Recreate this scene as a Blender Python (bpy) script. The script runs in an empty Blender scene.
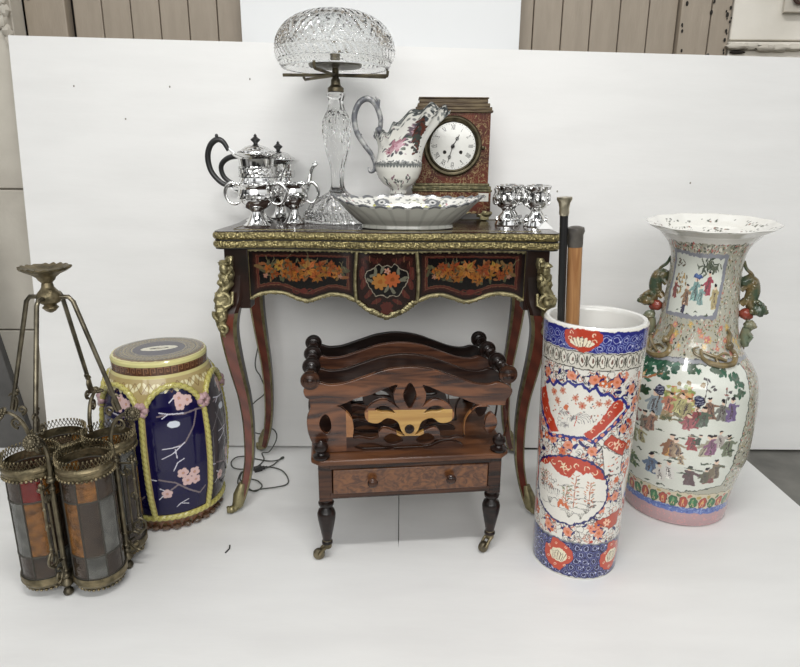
import bpy, math, random
import numpy as np
from mathutils import Vector, Matrix, noise
PI = math.pi
S = bpy.context.scene
COL = S.collection
random.seed(7)
sin, cos = math.sin, math.cos

# ------------------------------------------------------------------ materials
def pm(name, col=(.8, .8, .8), rough=.5, metal=0, col2=None, vscale=8, stretch=(1, 1, 1), bump=0, bscale=40,
       vcol=False, trans=0, ior=1.5, coat=0, spec=.5, vmix=1.0, detail=6, lo=.35, hi=.65, bkind='noise', distort=0):
    m = bpy.data.materials.new(name); m.use_nodes = True
    nt = m.node_tree; n = nt.nodes; L = nt.links
    b = n['Principled BSDF']
    b.inputs['Base Color'].default_value = (*col, 1)
    b.inputs['Roughness'].default_value = rough
    b.inputs['Metallic'].default_value = metal
    b.inputs['IOR'].default_value = ior
    b.inputs['Transmission Weight'].default_value = trans
    b.inputs['Coat Weight'].default_value = coat
    b.inputs['Coat Roughness'].default_value = .06
    b.inputs['Specular IOR Level'].default_value = spec
    tc = n.new('ShaderNodeTexCoord'); mp = n.new('ShaderNodeMapping')
    mp.inputs['Scale'].default_value = stretch
    L.new(tc.outputs['Object'], mp.inputs['Vector'])
    src = None
    if vcol:
        a = n.new('ShaderNodeAttribute'); a.attribute_name = 'Col'; src = a.outputs['Color']
        L.new(src, b.inputs['Base Color'])
    if col2:
        t = n.new('ShaderNodeTexNoise'); t.inputs['Scale'].default_value = vscale; t.inputs['Detail'].default_value = detail
        t.inputs['Distortion'].default_value = distort
        L.new(mp.outputs['Vector'], t.inputs['Vector'])
        r = n.new('ShaderNodeMapRange'); r.inputs[1].default_value = lo; r.inputs[2].default_value = hi
        L.new(t.outputs['Fac'], r.inputs[0])
        x = n.new('ShaderNodeMix'); x.data_type = 'RGBA'
        L.new(r.outputs[0], x.inputs['Factor'])
        x.inputs['A'].default_value = (*col, 1); x.inputs['B'].default_value = (*col2, 1)
        if src: L.new(src, x.inputs['A'])
        L.new(x.outputs['Result'], b.inputs['Base Color'])
    if bump:
        if bkind == 'voronoi':
            t = n.new('ShaderNodeTexVoronoi'); o = t.outputs['Distance']
        else:
            t = n.new('ShaderNodeTexNoise'); t.inputs['Detail'].default_value = 4; o = t.outputs['Fac']
        t.inputs['Scale'].default_value = bscale
        L.new(mp.outputs['Vector'], t.inputs['Vector'])
        bp = n.new('ShaderNodeBump'); bp.inputs['Strength'].default_value = bump; bp.inputs['Distance'].default_value = .004
        L.new(o, bp.inputs['Height']); L.new(bp.outputs['Normal'], b.inputs['Normal'])
    return m

def paint_mat(name, rough=.2, coat=.3, bump=0, bscale=60, spec=.5):
    return pm(name, rough=rough, vcol=True, coat=coat, bump=bump, bscale=bscale, spec=spec)

def wood(name, c1, c2, rough=.3, stretch=(2, 22, 22), vscale=2.2, coat=.25, distort=1.2):
    return pm(name, c1, rough, col2=c2, vscale=vscale, stretch=stretch, coat=coat * .5, spec=.3, distort=distort, lo=.38, hi=.62, detail=8, bump=.05, bscale=4)

GOLD = pm('chased_gilt_bronze', (.38, .32, .15), .36, .85, col2=(.06, .05, .028), vscale=120, bump=1.0, bscale=180, bkind='voronoi', lo=.48, hi=.75)
GOLDS = pm('worn_gilt_bronze', (.33, .29, .16), .40, .85, col2=(.14, .12, .06), vscale=60, bump=.6, bscale=110, lo=.45, hi=.75)
ANTB = pm('antique_brass', (.20, .17, .11), .42, .85, col2=(.075, .065, .045), vscale=30, bump=.25, bscale=90)
ANTL = pm('worn_antique_brass', (.27, .22, .13), .40, .85, col2=(.10, .085, .05), vscale=45, bump=.5, bscale=120)
BLACKW = pm('ebonised_wood', (.010, .007, .005), .3, spec=.3, coat=.05, col2=(.03, .012, .008), vscale=9)
SILVER = pm('polished_silver', (.86, .86, .85), .07, 1, bump=.12, bscale=26)
SILVERC = pm('chased_silver', (.82, .82, .81), .11, 1, bump=.8, bscale=95, bkind='voronoi')
EBONY = pm('black_ebony', (.012, .012, .012), .3, coat=.2)

# ------------------------------------------------------------------ mesh collector
class M:
    def __init__(s): s.v = []; s.f = []; s.m = []; s.cur = 0
    def add(s, vs, fs):
        o = len(s.v); s.v += [tuple(p) for p in vs]; s.f += [tuple(i + o for i in f) for f in fs]; s.m += [s.cur] * len(fs); return s
    def box(s, c, d, rz=0):
        x, y, z = [k / 2 for k in d]
        R = Matrix.Rotation(rz, 3, 'Z')
        vs = [Vector(c) + R @ Vector((a * x, b * y, e * z)) for a in (-1, 1) for b in (-1, 1) for e in (-1, 1)]
        return s.add(vs, [(0, 1, 3, 2), (4, 6, 7, 5), (0, 4, 5, 1), (2, 3, 7, 6), (0, 2, 6, 4), (1, 5, 7, 3)])
    def grid(s, P, closed=False, cap0=False, cap1=False):
        nv = len(P); nu = len(P[0]); vs = [p for r in P for p in r]; fs = []
        for j in range(nv - 1):
            for i in range(nu if closed else nu - 1):
                k = (i + 1) % nu
                fs.append((j * nu + i, j * nu + k, (j + 1) * nu + k, (j + 1) * nu + i))
        if cap0: fs.append(tuple(range(nu))[::-1])
        if cap1: fs.append(tuple((nv - 1) * nu + i for i in range(nu)))
        return s.add(vs, fs)
    def lathe(s, prof, n=32, c=(0, 0, 0), axis='z', mod=None, capb=True, capt=True, sx=1, sy=1):
        P = []
        for r, z in prof:
            row = []
            for i in range(n):
                a = 2 * PI * i / n
                rr, zz = (r, z) if mod is None else mod(r, z, a)
                p = (rr * cos(a) * sx, rr * sin(a) * sy, zz)
                if axis == 'y': p = (p[0], -p[2], p[1])
                if axis == 'x': p = (p[2], p[1], -p[0])
                row.append((p[0] + c[0], p[1] + c[1], p[2] + c[2]))
            P.append(row)
        return s.grid(P, True, capb, capt)
    def ball(s, c, r, sc=(1, 1, 1), n=14, lump=0, lf=1):
        P = []
        for j in range(n + 1):
            t = -PI / 2 + PI * j / n; row = []
            rr = max(cos(t), 1e-3)
            for i in range(n * 2):
                a = PI * i / n
                d = Vector((cos(a) * rr, sin(a) * rr, sin(t)))
                k = r * (1 + (lump * noise.noise(d * lf + Vector(c) * 50) if lump else 0))
                row.append((c[0] + d.x * sc[0] * k, c[1] + d.y * sc[1] * k, c[2] + d.z * sc[2] * k))
            P.append(row)
        return s.grid(P, True, True, True)
    def tube(s, pts, r, n=10, closed=False, sx=1, flat=None, caps=True):
        pts = [Vector(p) for p in pts]; N = len(pts)
        rs = r if isinstance(r, (list, tuple)) else [r] * N
        if len(rs) != N: rs = list(np.interp(np.linspace(0, 1, N), np.linspace(0, 1, len(rs)), rs))
        P = []; ref = None
        for i, p in enumerate(pts):
            a = pts[(i - 1) % N] if (closed or i) else p
            b = pts[(i + 1) % N] if (closed or i < N - 1) else p
            t = (b - a).normalized() if (b - a).length > 1e-9 else Vector((0, 0, 1))
            if ref is None:
                ref = Vector(flat) if flat else (Vector((0, 0, 1)) if abs(t.z) < .9 else Vector((1, 0, 0)))
            u = ref - t * ref.dot(t)
            if u.length < 1e-6: u = t.orthogonal()
            u.normalize(); w = t.cross(u)
            if not flat: ref = u
            P.append([p + u * (cos(2 * PI * k / n) * rs[i] * sx) + w * (sin(2 * PI * k / n) * rs[i]) for k in range(n)])
        if closed: P.append(P[0])
        return s.grid(P, True, caps and not closed, caps and not closed)
    def prism(s, poly, y0, y1):
        n = len(poly)
        vs = [(x, y0, z) for x, z in poly] + [(x, y1, z) for x, z in poly]
        fs = [tuple(range(n)), tuple(range(2 * n - 1, n - 1, -1))] + [(i + n, (i + 1) % n + n, (i + 1) % n, i) for i in range(n)]
        return s.add(vs, fs)
    def slab(s, poly, z0, z1):
        n = len(poly)
        vs = [(x, y, z0) for x, y in poly] + [(x, y, z1) for x, y in poly]
        fs = [tuple(range(n))[::-1], tuple(range(n, 2 * n))] + [(i, (i + 1) % n, (i + 1) % n + n, i + n) for i in range(n)]
        return s.add(vs, fs)
    def build(s, name, mats, parent=None, smooth=40, bevel=0, colors=None, bseg=2):
        me = bpy.data.meshes.new(name)
        me.from_pydata(s.v, [], s.f)
        mats = mats if isinstance(mats, (list, tuple)) else [mats]
        for m in mats: me.materials.append(m)
        if len(mats) > 1: me.polygons.foreach_set('material_index', s.m)
        return finish(me, name, parent, smooth, bevel, colors, bseg)

def finish(me, name, parent=None, smooth=40, bevel=0, colors=None, bseg=2):
    me.polygons.foreach_set('use_smooth', [True] * len(me.polygons))
    me.update()
    if smooth and len(me.polygons) < 60000: me.set_sharp_from_angle(angle=math.radians(smooth))
    if colors is not None:
        at = me.color_attributes.new('Col', 'FLOAT_COLOR', 'POINT')
        c = np.ones((len(me.vertices), 4), np.float32); c[:, :3] = np.asarray(colors, np.float32).reshape(-1, 3)
        at.data.foreach_set('color', c.ravel())
    o = bpy.data.objects.new(name, me); COL.objects.link(o)
    if parent is not None: o.parent = parent
    if bevel:
        b = o.modifiers.new('b', 'BEVEL'); b.width = bevel; b.segments = bseg; b.limit_method = 'ANGLE'; b.angle_limit = .6
    return o

def empty(name, loc, rz=0):
    o = bpy.data.objects.new(name, None); COL.objects.link(o); o.location = loc; o.rotation_euler = (0, 0, rz); o.empty_display_size = .05
    return o
def tag(o, label=None, cat=None, group=None, kind=None):
    if label: o['label'] = label
    if cat: o['category'] = cat
    if group: o['group'] = group
    if kind: o['kind'] = kind
    return o
def copy_tree(o, parent=None):
    c = o.copy(); COL.objects.link(c); c.parent = parent
    for ch in [k for k in bpy.data.objects if k.parent is o]: copy_tree(ch, c)
    return c

def spline(pts, n=8, closed=False):
    P = [Vector(p) for p in pts]; N = len(P); out = []
    for i in range(N if closed else N - 1):
        g = lambda k: P[k % N] if closed else P[min(max(k, 0), N - 1)]
        a, b, c, d = g(i - 1), g(i), g(i + 1), g(i + 2)
        for k in range(n):
            t = k / n
            out.append(.5 * ((2 * b) + (c - a) * t + (2 * a - 5 * b + 4 * c - d) * t * t + (3 * b - a - 3 * c + d) * t ** 3))
    if not closed: out.append(P[-1])
    return out
def spline2(pts, n=8, closed=False):
    return [(p.x, p.y) for p in spline([(a, b, 0) for a, b in pts], n, closed)]
def spiral(cx, cz, r0, r1, a0, turns, n=26, y=0):
    return [(cx + (r0 + (r1 - r0) * k / n) * cos(a0 + turns * 2 * PI * k / n), y, cz + (r0 + (r1 - r0) * k / n) * sin(a0 + turns * 2 * PI * k / n)) for k in range(n + 1)]

def fret(outer, holes, depth, bevel=.0015):
    cu = bpy.data.curves.new('c', 'CURVE'); cu.dimensions = '2D'; cu.fill_mode = 'BOTH'
    cu.extrude = depth / 2 - bevel; cu.bevel_depth = bevel; cu.bevel_resolution = 1
    for poly in [outer] + holes:
        sp = cu.splines.new('POLY'); sp.points.add(len(poly) - 1); sp.use_cyclic_u = True
        for q, p in zip(sp.points, poly): q.co = (p[0], p[1], 0, 1)
    ob = bpy.data.objects.new('c', cu); COL.objects.link(ob)
    dg = bpy.context.evaluated_depsgraph_get()
    me = bpy.data.meshes.new_from_object(ob.evaluated_get(dg))
    bpy.data.objects.remove(ob); bpy.data.curves.remove(cu)
    me.transform(Matrix.Rotation(PI / 2, 4, 'X'))
    me.materials.clear()
    return me

# ------------------------------------------------------------------ paint canvas (glaze colours in object units)
def srgb(*c):
    return tuple(((k / 255) / 12.92 if k / 255 <= .04045 else ((k / 255 + .055) / 1.055) ** 2.4) for k in c)
class Cv:
    def __init__(s, x0, x1, y0, y1, W, H, col):
        s.x0, s.x1, s.y0, s.y1, s.W, s.H = x0, x1, y0, y1, W, H
        s.a = np.ones((H, W, 3), np.float32) * np.array(col, np.float32)
        s.X = np.linspace(x0, x1, W); s.Y = np.linspace(y0, y1, H)
        s.clip = None
    def _bb(s, xa, xb, ya, yb):
        i0, i1 = np.searchsorted(s.X, [xa, xb]); j0, j1 = np.searchsorted(s.Y, [ya, yb])
        return max(i0 - 1, 0), min(i1 + 1, s.W), max(j0 - 1, 0), min(j1 + 1, s.H)
    def _put(s, bb, mask, col, al=1):
        i0, i1, j0, j1 = bb
        if s.clip is not None: mask = mask & s.clip[j0:j1, i0:i1]
        sub = s.a[j0:j1, i0:i1]; sub[mask] = sub[mask] * (1 - al) + np.array(col, np.float32) * al
    def disc(s, cx, cy, rx, ry, col, rot=0, al=1):
        R = max(rx, ry); bb = s._bb(cx - R * s.asp(), cx + R * s.asp(), cy - R, cy + R)
        i0, i1, j0, j1 = bb
        if i1 <= i0 or j1 <= j0: return
        X, Y = np.meshgrid((s.X[i0:i1] - cx) / s.asp(), s.Y[j0:j1] - cy)
        c, q = cos(rot), sin(rot); U = X * c + Y * q; V = -X * q + Y * c
        s._put(bb, (U / rx) ** 2 + (V / ry) ** 2 <= 1, col, al)
    k = 1.0
    def asp(s): return s.k          # canvas x units per unit of y length
    def poly(s, pts, col, al=1):
        xs = [p[0] for p in pts]; ys = [p[1] for p in pts]
        bb = s._bb(min(xs), max(xs), min(ys), max(ys)); i0, i1, j0, j1 = bb
        if i1 <= i0 or j1 <= j0: return
        s._put(bb, s.inside(pts, bb), col, al)
    def inside(s, pts, bb):
        i0, i1, j0, j1 = bb
        X, Y = np.meshgrid(s.X[i0:i1], s.Y[j0:j1]); m = np.zeros(X.shape, bool); n = len(pts)
        for a in range(n):
            xa, ya = pts[a]; xb, yb = pts[(a + 1) % n]
            if ya == yb: continue
            m ^= ((ya > Y) != (yb > Y)) & (X < (xb - xa) * (Y - ya) / (yb - ya) + xa)
        return m
    def setclip(s, pts=None):
        s.clip = None if pts is None else s.inside(pts, (0, s.W, 0, s.H))
    def line(s, pts, w, col, al=1):
        for (xa, ya), (xb, yb) in zip(pts[:-1], pts[1:]):
            k = s.asp(); bb = s._bb(min(xa, xb) - w * k, max(xa, xb) + w * k, min(ya, yb) - w, max(ya, yb) + w)
            i0, i1, j0, j1 = bb
            if i1 <= i0 or j1 <= j0: continue
            X, Y = np.meshgrid((s.X[i0:i1] - xa) / k, s.Y[j0:j1] - ya)
            dx, dy = (xb - xa) / k, yb - ya; L2 = dx * dx + dy * dy + 1e-12
            t = np.clip((X * dx + Y * dy) / L2, 0, 1)
            s._put(bb, (X - t * dx) ** 2 + (Y - t * dy) ** 2 <= w * w / 4, col, al)
    def ring(s, cx, cy, r, w, col, n=20, a0=0, a1=2 * PI, ry=None):
        ry = ry or r
        s.line([(cx + r * s.asp() * cos(a0 + (a1 - a0) * k / n), cy + ry * sin(a0 + (a1 - a0) * k / n)) for k in range(n + 1)], w, col)
    def flower(s, cx, cy, r, col, mid, pet=6, rot=0, pw=.5):
        for k in range(pet):
            a = rot + 2 * PI * k / pet
            s.disc(cx + r * .55 * s.asp() * cos(a), cy + r * .55 * sin(a), r * .5, r * pw * .55, col, a)
        s.disc(cx, cy, r * .28, r * .28, mid)
    def leaf(s, cx, cy, l, col, rot): s.disc(cx, cy, l, l * .38, col, rot)
    def band(s, y0, y1, col):
        j0, j1 = np.searchsorted(s.Y, [y0, y1]); s.a[j0:j1] = col
    def warp(s, ax, ay, cell=9, seed=1):
        rg = np.random.RandomState(seed)
        def field():
            g = rg.uniform(-1, 1, (s.H // cell + 3, s.W // cell + 3)); jj = np.arange(s.H) / cell; ii = np.arange(s.W) / cell
            j0 = jj.astype(int); i0 = ii.astype(int); fj = (jj - j0)[:, None]; fi = (ii - i0)[None]
            return (g[j0][:, i0] * (1 - fj) * (1 - fi) + g[j0 + 1][:, i0] * fj * (1 - fi) + g[j0][:, i0 + 1] * (1 - fj) * fi + g[j0 + 1][:, i0 + 1] * fj * fi)
        J, I = np.mgrid[0:s.H, 0:s.W]
        J = np.clip(J + field() * ay, 0, s.H - 1).astype(int); I = np.clip(I + field() * ax, 0, s.W - 1).astype(int)
        s.a = s.a[J, I] * (1 + .05 * rg.uniform(-1, 1, (s.H, s.W, 1))).astype(np.float32)
    def col(s): return s.a.reshape(-1, 3)

def big_grid(name, P, cv, mat, parent=None, closed=False):
    """P: (H, W, 3) vertices that carry the canvas colours"""
    H, W = P.shape[:2]
    idx = np.arange(H * W, dtype=np.int32).reshape(H, W)
    a = idx[:-1, :-1].ravel(); b = idx[:-1, 1:].ravel(); c = idx[1:, 1:].ravel(); d = idx[1:, :-1].ravel()
    F = np.stack([a, b, c, d], 1)
    if closed:
        a = idx[:-1, -1]; b = idx[:-1, 0]; c = idx[1:, 0]; d = idx[1:, -1]
        F = np.concatenate([F, np.stack([a, b, c, d], 1)])
    me = bpy.data.meshes.new(name); n = len(F)
    me.vertices.add(H * W); me.vertices.foreach_set('co', P.astype(np.float32).ravel())
    me.loops.add(n * 4); me.loops.foreach_set('vertex_index', F.astype(np.int32).ravel())
    me.polygons.add(n); me.polygons.foreach_set('loop_start', np.arange(0, n * 4, 4, dtype=np.int32))
    me.update(calc_edges=True)
    me.materials.append(mat)
    return finish(me, name, parent, 0, 0, cv.col())

def lathe_cv(name, cv, prof, mat, parent, rfun=None):
    """cv x = degrees from the facing direction (-y), y = height in metres; prof = [(z, r)]"""
    A = np.radians(cv.X)[None, :]; Z = cv.Y[:, None] + 0 * A
    r = np.interp(Z, [p[0] for p in prof], [p[1] for p in prof]) + 0 * A
    if rfun is not None: r = rfun(r, Z, A)
    P = np.stack([r * np.sin(A), -r * np.cos(A), Z + 0 * A], -1)
    return big_grid(name, P, cv, mat, parent, True)
# ------------------------------------------------------------------ camera, light, world
cam = bpy.data.objects.new('camera', bpy.data.cameras.new('camera')); COL.objects.link(cam)
cam.data.lens = 27.9; cam.data.sensor_width = 36; cam.data.sensor_fit = 'HORIZONTAL'; cam.data.clip_start = .02
cam.location = (0, 0, 1.0)
_th = math.radians(15.7)
Rm = Matrix.Rotation(math.radians(90) - _th, 4, 'X') @ Matrix.Rotation(math.radians(.4), 4, 'Z')
cam.rotation_euler = Rm.to_euler(); S.camera = cam
S.view_settings.view_transform = 'Standard'; S.view_settings.look = 'None'; S.view_settings.gamma = 1
S.view_settings.exposure = EXPOSURE = 0.0
S.cycles.use_denoising = True
S.cycles.max_bounces = 16; S.cycles.transmission_bounces = 14; S.cycles.transparent_max_bounces = 12
S.cycles.caustics_reflective = False
S.cycles.caustics_refractive = True
S.cycles.blur_glossy = .3
w = bpy.data.worlds.new('world'); S.world = w; w.use_nodes = True
n = w.node_tree.nodes; L = w.node_tree.links
tc = n.new('ShaderNodeTexCoord'); sp = n.new('ShaderNodeSeparateXYZ'); L.new(tc.outputs['Generated'], sp.inputs[0])
r = n.new('ShaderNodeValToRGB'); L.new(sp.outputs['Z'], r.inputs[0])
r.color_ramp.elements[0].position = .0; r.color_ramp.elements[0].color = (.26, .255, .25, 1)
r.color_ramp.elements[1].position = .75; r.color_ramp.elements[1].color = (.88, .89, .90, 1)
e = r.color_ramp.elements.new(.22); e.color = (.44, .44, .435, 1)
nz = n.new('ShaderNodeTexNoise'); nz.inputs['Scale'].default_value = 1.7; nz.inputs['Detail'].default_value = 2
L.new(tc.outputs['Generated'], nz.inputs['Vector'])
mr = n.new('ShaderNodeMapRange'); mr.inputs[1].default_value = .42; mr.inputs[2].default_value = .56; mr.inputs[3].default_value = .07; mr.inputs[4].default_value = 1.6
L.new(nz.outputs['Fac'], mr.inputs[0])
mx = n.new('ShaderNodeMix'); mx.data_type = 'RGBA'; mx.blend_type = 'MULTIPLY'; mx.inputs['Factor'].default_value = 1
L.new(r.outputs[0], mx.inputs['A']); L.new(mr.outputs[0], mx.inputs['B'])
L.new(mx.outputs['Result'], n['Background'].inputs['Color']); n['Background'].inputs['Strength'].default_value = 1.0
def area(name, loc, size, power, rot, col=(1, .99, .97)):
    l = bpy.data.lights.new(name, 'AREA'); l.shape = 'RECTANGLE'; l.size, l.size_y = size; l.energy = power; l.color = col
    o = bpy.data.objects.new(name, l); COL.objects.link(o); o.location = loc; o.rotation_euler = rot; return o
area('ceiling_and_fill_light', (0.05, .30, 2.9), (1.3, .14), 34, (math.radians(12), 0, 0))
area('ceiling_and_fill_light', (-.4, -2.0, 2.0), (3.4, 1.2), 62, (math.radians(72), 0, 0))  # added soft front fill behind the camera, not a ceiling fixture

# ------------------------------------------------------------------ room
STONE = pm('painted_stone', (.60, .565, .49), .85, col2=(.50, .465, .40), vscale=5, bump=.7, bscale=14)
CONC = pm('grey_concrete', (.20, .195, .175), .85, col2=(.13, .127, .115), vscale=7, bump=.3, bscale=60)
def board_mat(name, c, c2):
    m = pm(name, c, .38, col2=c2, vscale=2.4, stretch=(1, 3.5, 5), bump=.10, bscale=20, lo=.38, hi=.72)
    return m
WHITE = board_mat('white_painted_board', (.87, .868, .85), (.82, .818, .80))
WHITEF = board_mat('white_painted_sheet', (.82, .82, .803), (.76, .758, .744))
tag(M().box((0, 1.0, -.03), (7, 6, .05)).build('floor', CONC), kind='structure')
def bricks(x0, x1, y0, y1, z0, z1, bw, bh, mat, name, plane='y'):
    m = M(); row = 0; z = z0
    while z < z1 - .01:
        x = x0 - (bw / 2 if row % 2 else 0)
        while x < x1:
            a, b = max(x, x0), min(x + bw, x1)
            if b - a > .03:
                m.box(((a + b) / 2 + 0, (y0 + y1) / 2 + random.uniform(-.002, .002), z + bh / 2), (b - a - .005, y1 - y0, bh - .005))
            x += bw
        z += bh; row += 1
    m.box(((x0 + x1) / 2, (y0 + y1) / 2 + .012, (z0 + z1) / 2), (x1 - x0, y1 - y0 - .012, z1 - z0))
    return m.build(name, mat, bevel=.004)
STONEB = pm('painted_masonry', (.80, .765, .69), .85, col2=(.70, .665, .59), vscale=5, bump=.7, bscale=14)
wb = bricks(1.11, 3.2, 2.30, 2.5, 0, 2.4, .9, .465, STONEB, 'wall_back'); tag(wb, kind='structure')
wl = bricks(-3.4, -1.27, 2.20, 2.5, -.121, 2.4, 1.6, .506, STONE, 'wall_left'); tag(wl, kind='structure')
BROWN = pm('taupe_paint', (.36, .305, .24), .55, col2=(.325, .275, .215), vscale=14, stretch=(3, 3, .6), bump=.2, bscale=60)
DARK = pm('dark_gap', (.02, .017, .014), .9)
dr = empty('door_1', (0, 2.33, 0)); tag(dr, kind='structure')
m = M(); x = -1.115
for wdt in [.0975] * 21:
    if x + wdt > .94: break
    m.box((x + wdt / 2, 0, 1.2), (wdt - .003, .03, 2.4)); x += wdt
m.build('door_panel', BROWN, dr, bevel=.003)
m = M().box((-1.305, -.015, 1.2), (.07, .06, 2.4)).box((-1.195, -.02, 1.2), (.136, .05, 2.4))
m.box((.985, -.012, 1.2), (.10, .05, 2.4)).box((1.072, -.01, 1.2), (.066, .05, 2.4))
m.build('door_frame', BROWN, dr, bevel=.004)
M().box((-.1, .03, 1.2), (2.5, .02, 2.4)).build('door_backing', DARK, dr)
# bits of missing paint on the frame
m = M()
for k in range(26):
    m.ball((random.choice([1.037, 1.09, 1.095, 1.1, .945, 1.04]) + random.uniform(-.006, .006), -.0385, random.uniform(1.33, 1.6)), random.uniform(.002, .006), (1, .2, 1.6), 5)
for k in range(7):
    m.ball((random.uniform(-1.25, -1.14), -.046, 1.51 + random.uniform(-.005, .03)), random.uniform(.004, .012), (1.6, .15, .8), 5)
m.build('chipped_paint', DARK, dr)
# crumbled ledge of the masonry that shows above the board
m = M()
for k in range(9): m.ball((1.13 + k * .05, 2.285, 1.375 + random.uniform(-.006, .006)), .02, (1.7, .8, .55), 6, .5, 3)
for k in range(7): m.ball((-1.275 + random.uniform(-.012, .012), 2.19, 1.36 + k * .03), .018, (.9, .8, 1), 6, .6, 3)
tag(m.build('trim_1', STONE), kind='structure')
tag(M().box((1.19, 2.288, 1.372), (.05, .02, .012)).ball((1.14, 2.29, 1.358), .02, (1.4, .4, .3), 6).build('trim_2', DARK), kind='structure')

# grey slanting timber by the masonry at the picture's edge
GREYW = pm('grey_painted_wood', (.09, .087, .083), .6, col2=(.06, .058, .055), vscale=12)
o = M().box((0, 0, .45), (.16, .03, .9)).build('leaning_plank', GREYW, bevel=.003)
o.location = (-1.385, 2.03, 0); o.rotation_euler = (0, math.radians(-9), 0)
tag(o, 'dark grey plank leaning at the foot of the pale masonry beside the white backdrop board', 'plank')

# the leaning white backdrop board
lean = (2.155 - 2.03) / 1.36
nx, nz_ = 40, 20; P = []
top = lambda x: 1.372 + (1.322 - 1.372) * (x + 1.245) / 2.52
def bp(x, t, yy):
    z = .006 + (top(x) - .006) * t
    return (x, 2.032 + lean * z + yy, z)
m = M()
xs = np.linspace(-1.257, 2.15, 30)
rings = []
for t in np.linspace(0, 1, 12):
    rings.append([bp(x, t, 0) for x in xs] + [bp(x, t, .016) for x in xs[::-1]])
m.grid(rings, True, True, True)
bd = m.build('backdrop_board', WHITE, smooth=30)
tag(bd, 'large white painted board leaning upright against the wall behind all the antiques', 'board')
m = M()
# tall narrow white panel standing behind
o = M().box((-.07, 0, 0), (.905, .012, 1.75)).build('white_panel', pm('white_laminate', (.77, .785, .79), .35), bevel=.001)
o.location = (0, 2.215, .876); o.rotation_euler = (math.radians(0), 0, 0)
tag(o, 'smooth white panel standing upright between the board and the brown plank door', 'panel')
# small knocks in the board
m = M()
for (x, z) in [(-1.06, 1.22), (-.75, 1.22), (-.9, 1.12), (-.49, 1.245), (.96, .93), (-.37, .95), (.52, .9), (.48, .62)]:
    m.ball((x, 2.0322 + lean * z, z), .0028, (1, .25, 1.5), 5)
m.build('surface_chips', pm('bare_board', (.25, .23, .2), .8), bd)

# floor sheets
def sheet(name, x0, x1, y0, y1, lab):
    pl = [(x0, y0), (x1, y0), (x1, y1), (x0, y1)]
    nt_ = lambda s_: [(0, 1.44), (s_ * .0013, 1.48), (s_ * .0011, 1.60), (s_ * .0014, 1.70), (0, 1.74)]
    if x1 == 0: pl = [(x0, y0), (x1, y0)] + nt_(-1) + [(x1, y1), (x0, y1)]
    else: pl = [(x0, y0), (x1, y0), (x1, y1), (x0, y1)] + nt_(1)[::-1]
    o = M().slab(pl, -.004, 0).build(name, WHITEF)
    tag(o, lab, 'floor board', 'white boards on the floor'); return o
sheet('floor_board', -2.3, 0, .2, 2.045, 'white painted board lying on the floor under the lantern and the blue garden seat')
sheet('floor_board', 0, 1.21, .2, 2.03, 'white painted board lying on the floor under the two tall porcelain pieces')
m = M().tube([(-.452, 1.445, .001), (-.449, 1.430, .001), (-.455, 1.412, .0012)], .0022, 6)
tag(m.build('dark_splinter', EBONY), 'tiny dark splinter lying alone on the white floor board', 'splinter')

# rusty ring fitting on the wall
f = empty('wall_ring', (1.315, 2.285, 1.515)); tag(f, 'rusty ring fitting on a small plate on the painted masonry, above the tall vase', 'ring fitting')
RUST = pm('rusty_iron', (.12, .07, .05), .7, .4, col2=(.05, .035, .03), vscale=60)
M().box((0, .004, 0), (.085, .01, .07)).box((0, -.006, -.034), (.085, .02, .004)).build('plate', STONE, f, bevel=.001)
M().tube([(.02 * cos(a), -.012, .012 + .02 * sin(a)) for a in np.linspace(0, 2 * PI, 20)[:-1]], .006, 8, closed=True).ball((0, -.008, .012), .009).build('ring', RUST, f)
# ------------------------------------------------------------------ card table
TZ = .817
tb = empty('card_table', (-.036, 1.81, 0))
tag(tb, 'serpentine folding card table with gilt mouldings, floral marquetry frieze and slender curved legs', 'table')
def outline(ins=0, n=60):
    hw, hd = .457 - ins, .215
    pts = []
    f = lambda x: -.198 - .009 * cos(2 * PI * x / .52) + ins
    for k in range(n + 1):
        x = -hw + .022 + (2 * hw - .044) * k / n; pts.append((x, f(x)))
    yb = hd - ins; yf = f(hw - .022)
    for k in range(1, 5): a = -PI / 2 + PI / 2 * k / 5; pts.append((hw - .022 + .022 * cos(a), yf + .022 + .022 * sin(a)))
    for k in range(0, 13):
        t = k / 12; pts.append((hw - .010 * sin(PI * t) ** 2, yf + .022 + (yb - yf - .03) * t))
    pts += [(hw - .012, yb), (-hw + .012, yb)]
    for k in range(0, 13):
        t = 1 - k / 12; pts.append((-hw + .010 * sin(PI * t) ** 2, yf + .022 + (yb - yf - .03) * t))
    for k in range(1, 5): a = PI + PI / 2 * k / 5; pts.append((-hw + .022 + .022 * cos(a), yf + .022 + .022 * sin(a)))
    return pts
TOPM = pm('polished_dark_veneer', (.020, .012, .009), .22, col2=(.045, .024, .016), vscale=3, stretch=(1, 6, 1), coat=.15, spec=.35, distort=1)
BLKG = pm('black_gap', (.012, .009, .007), .5)
for nm, z0, z1 in (('folding_leaf', .7965, TZ), ('top_frame', .771, .7955)):
    M().slab(outline(.006), z0, z1).build(nm, TOPM if nm == 'folding_leaf' else BLKG, tb, smooth=30)
for z in (.8055, .783):
    m = M(); m.tube([(x, y, z) for x, y in outline(.009)], .0102, 10, closed=True)
    o = m.build('gilt_moulding', GOLD, tb)
# inlaid line in the top
m = M().tube([(x, y, TZ) for x, y in outline(.045)], .0012, 6, closed=True).build('inlay_line', GOLDS, tb)

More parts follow.
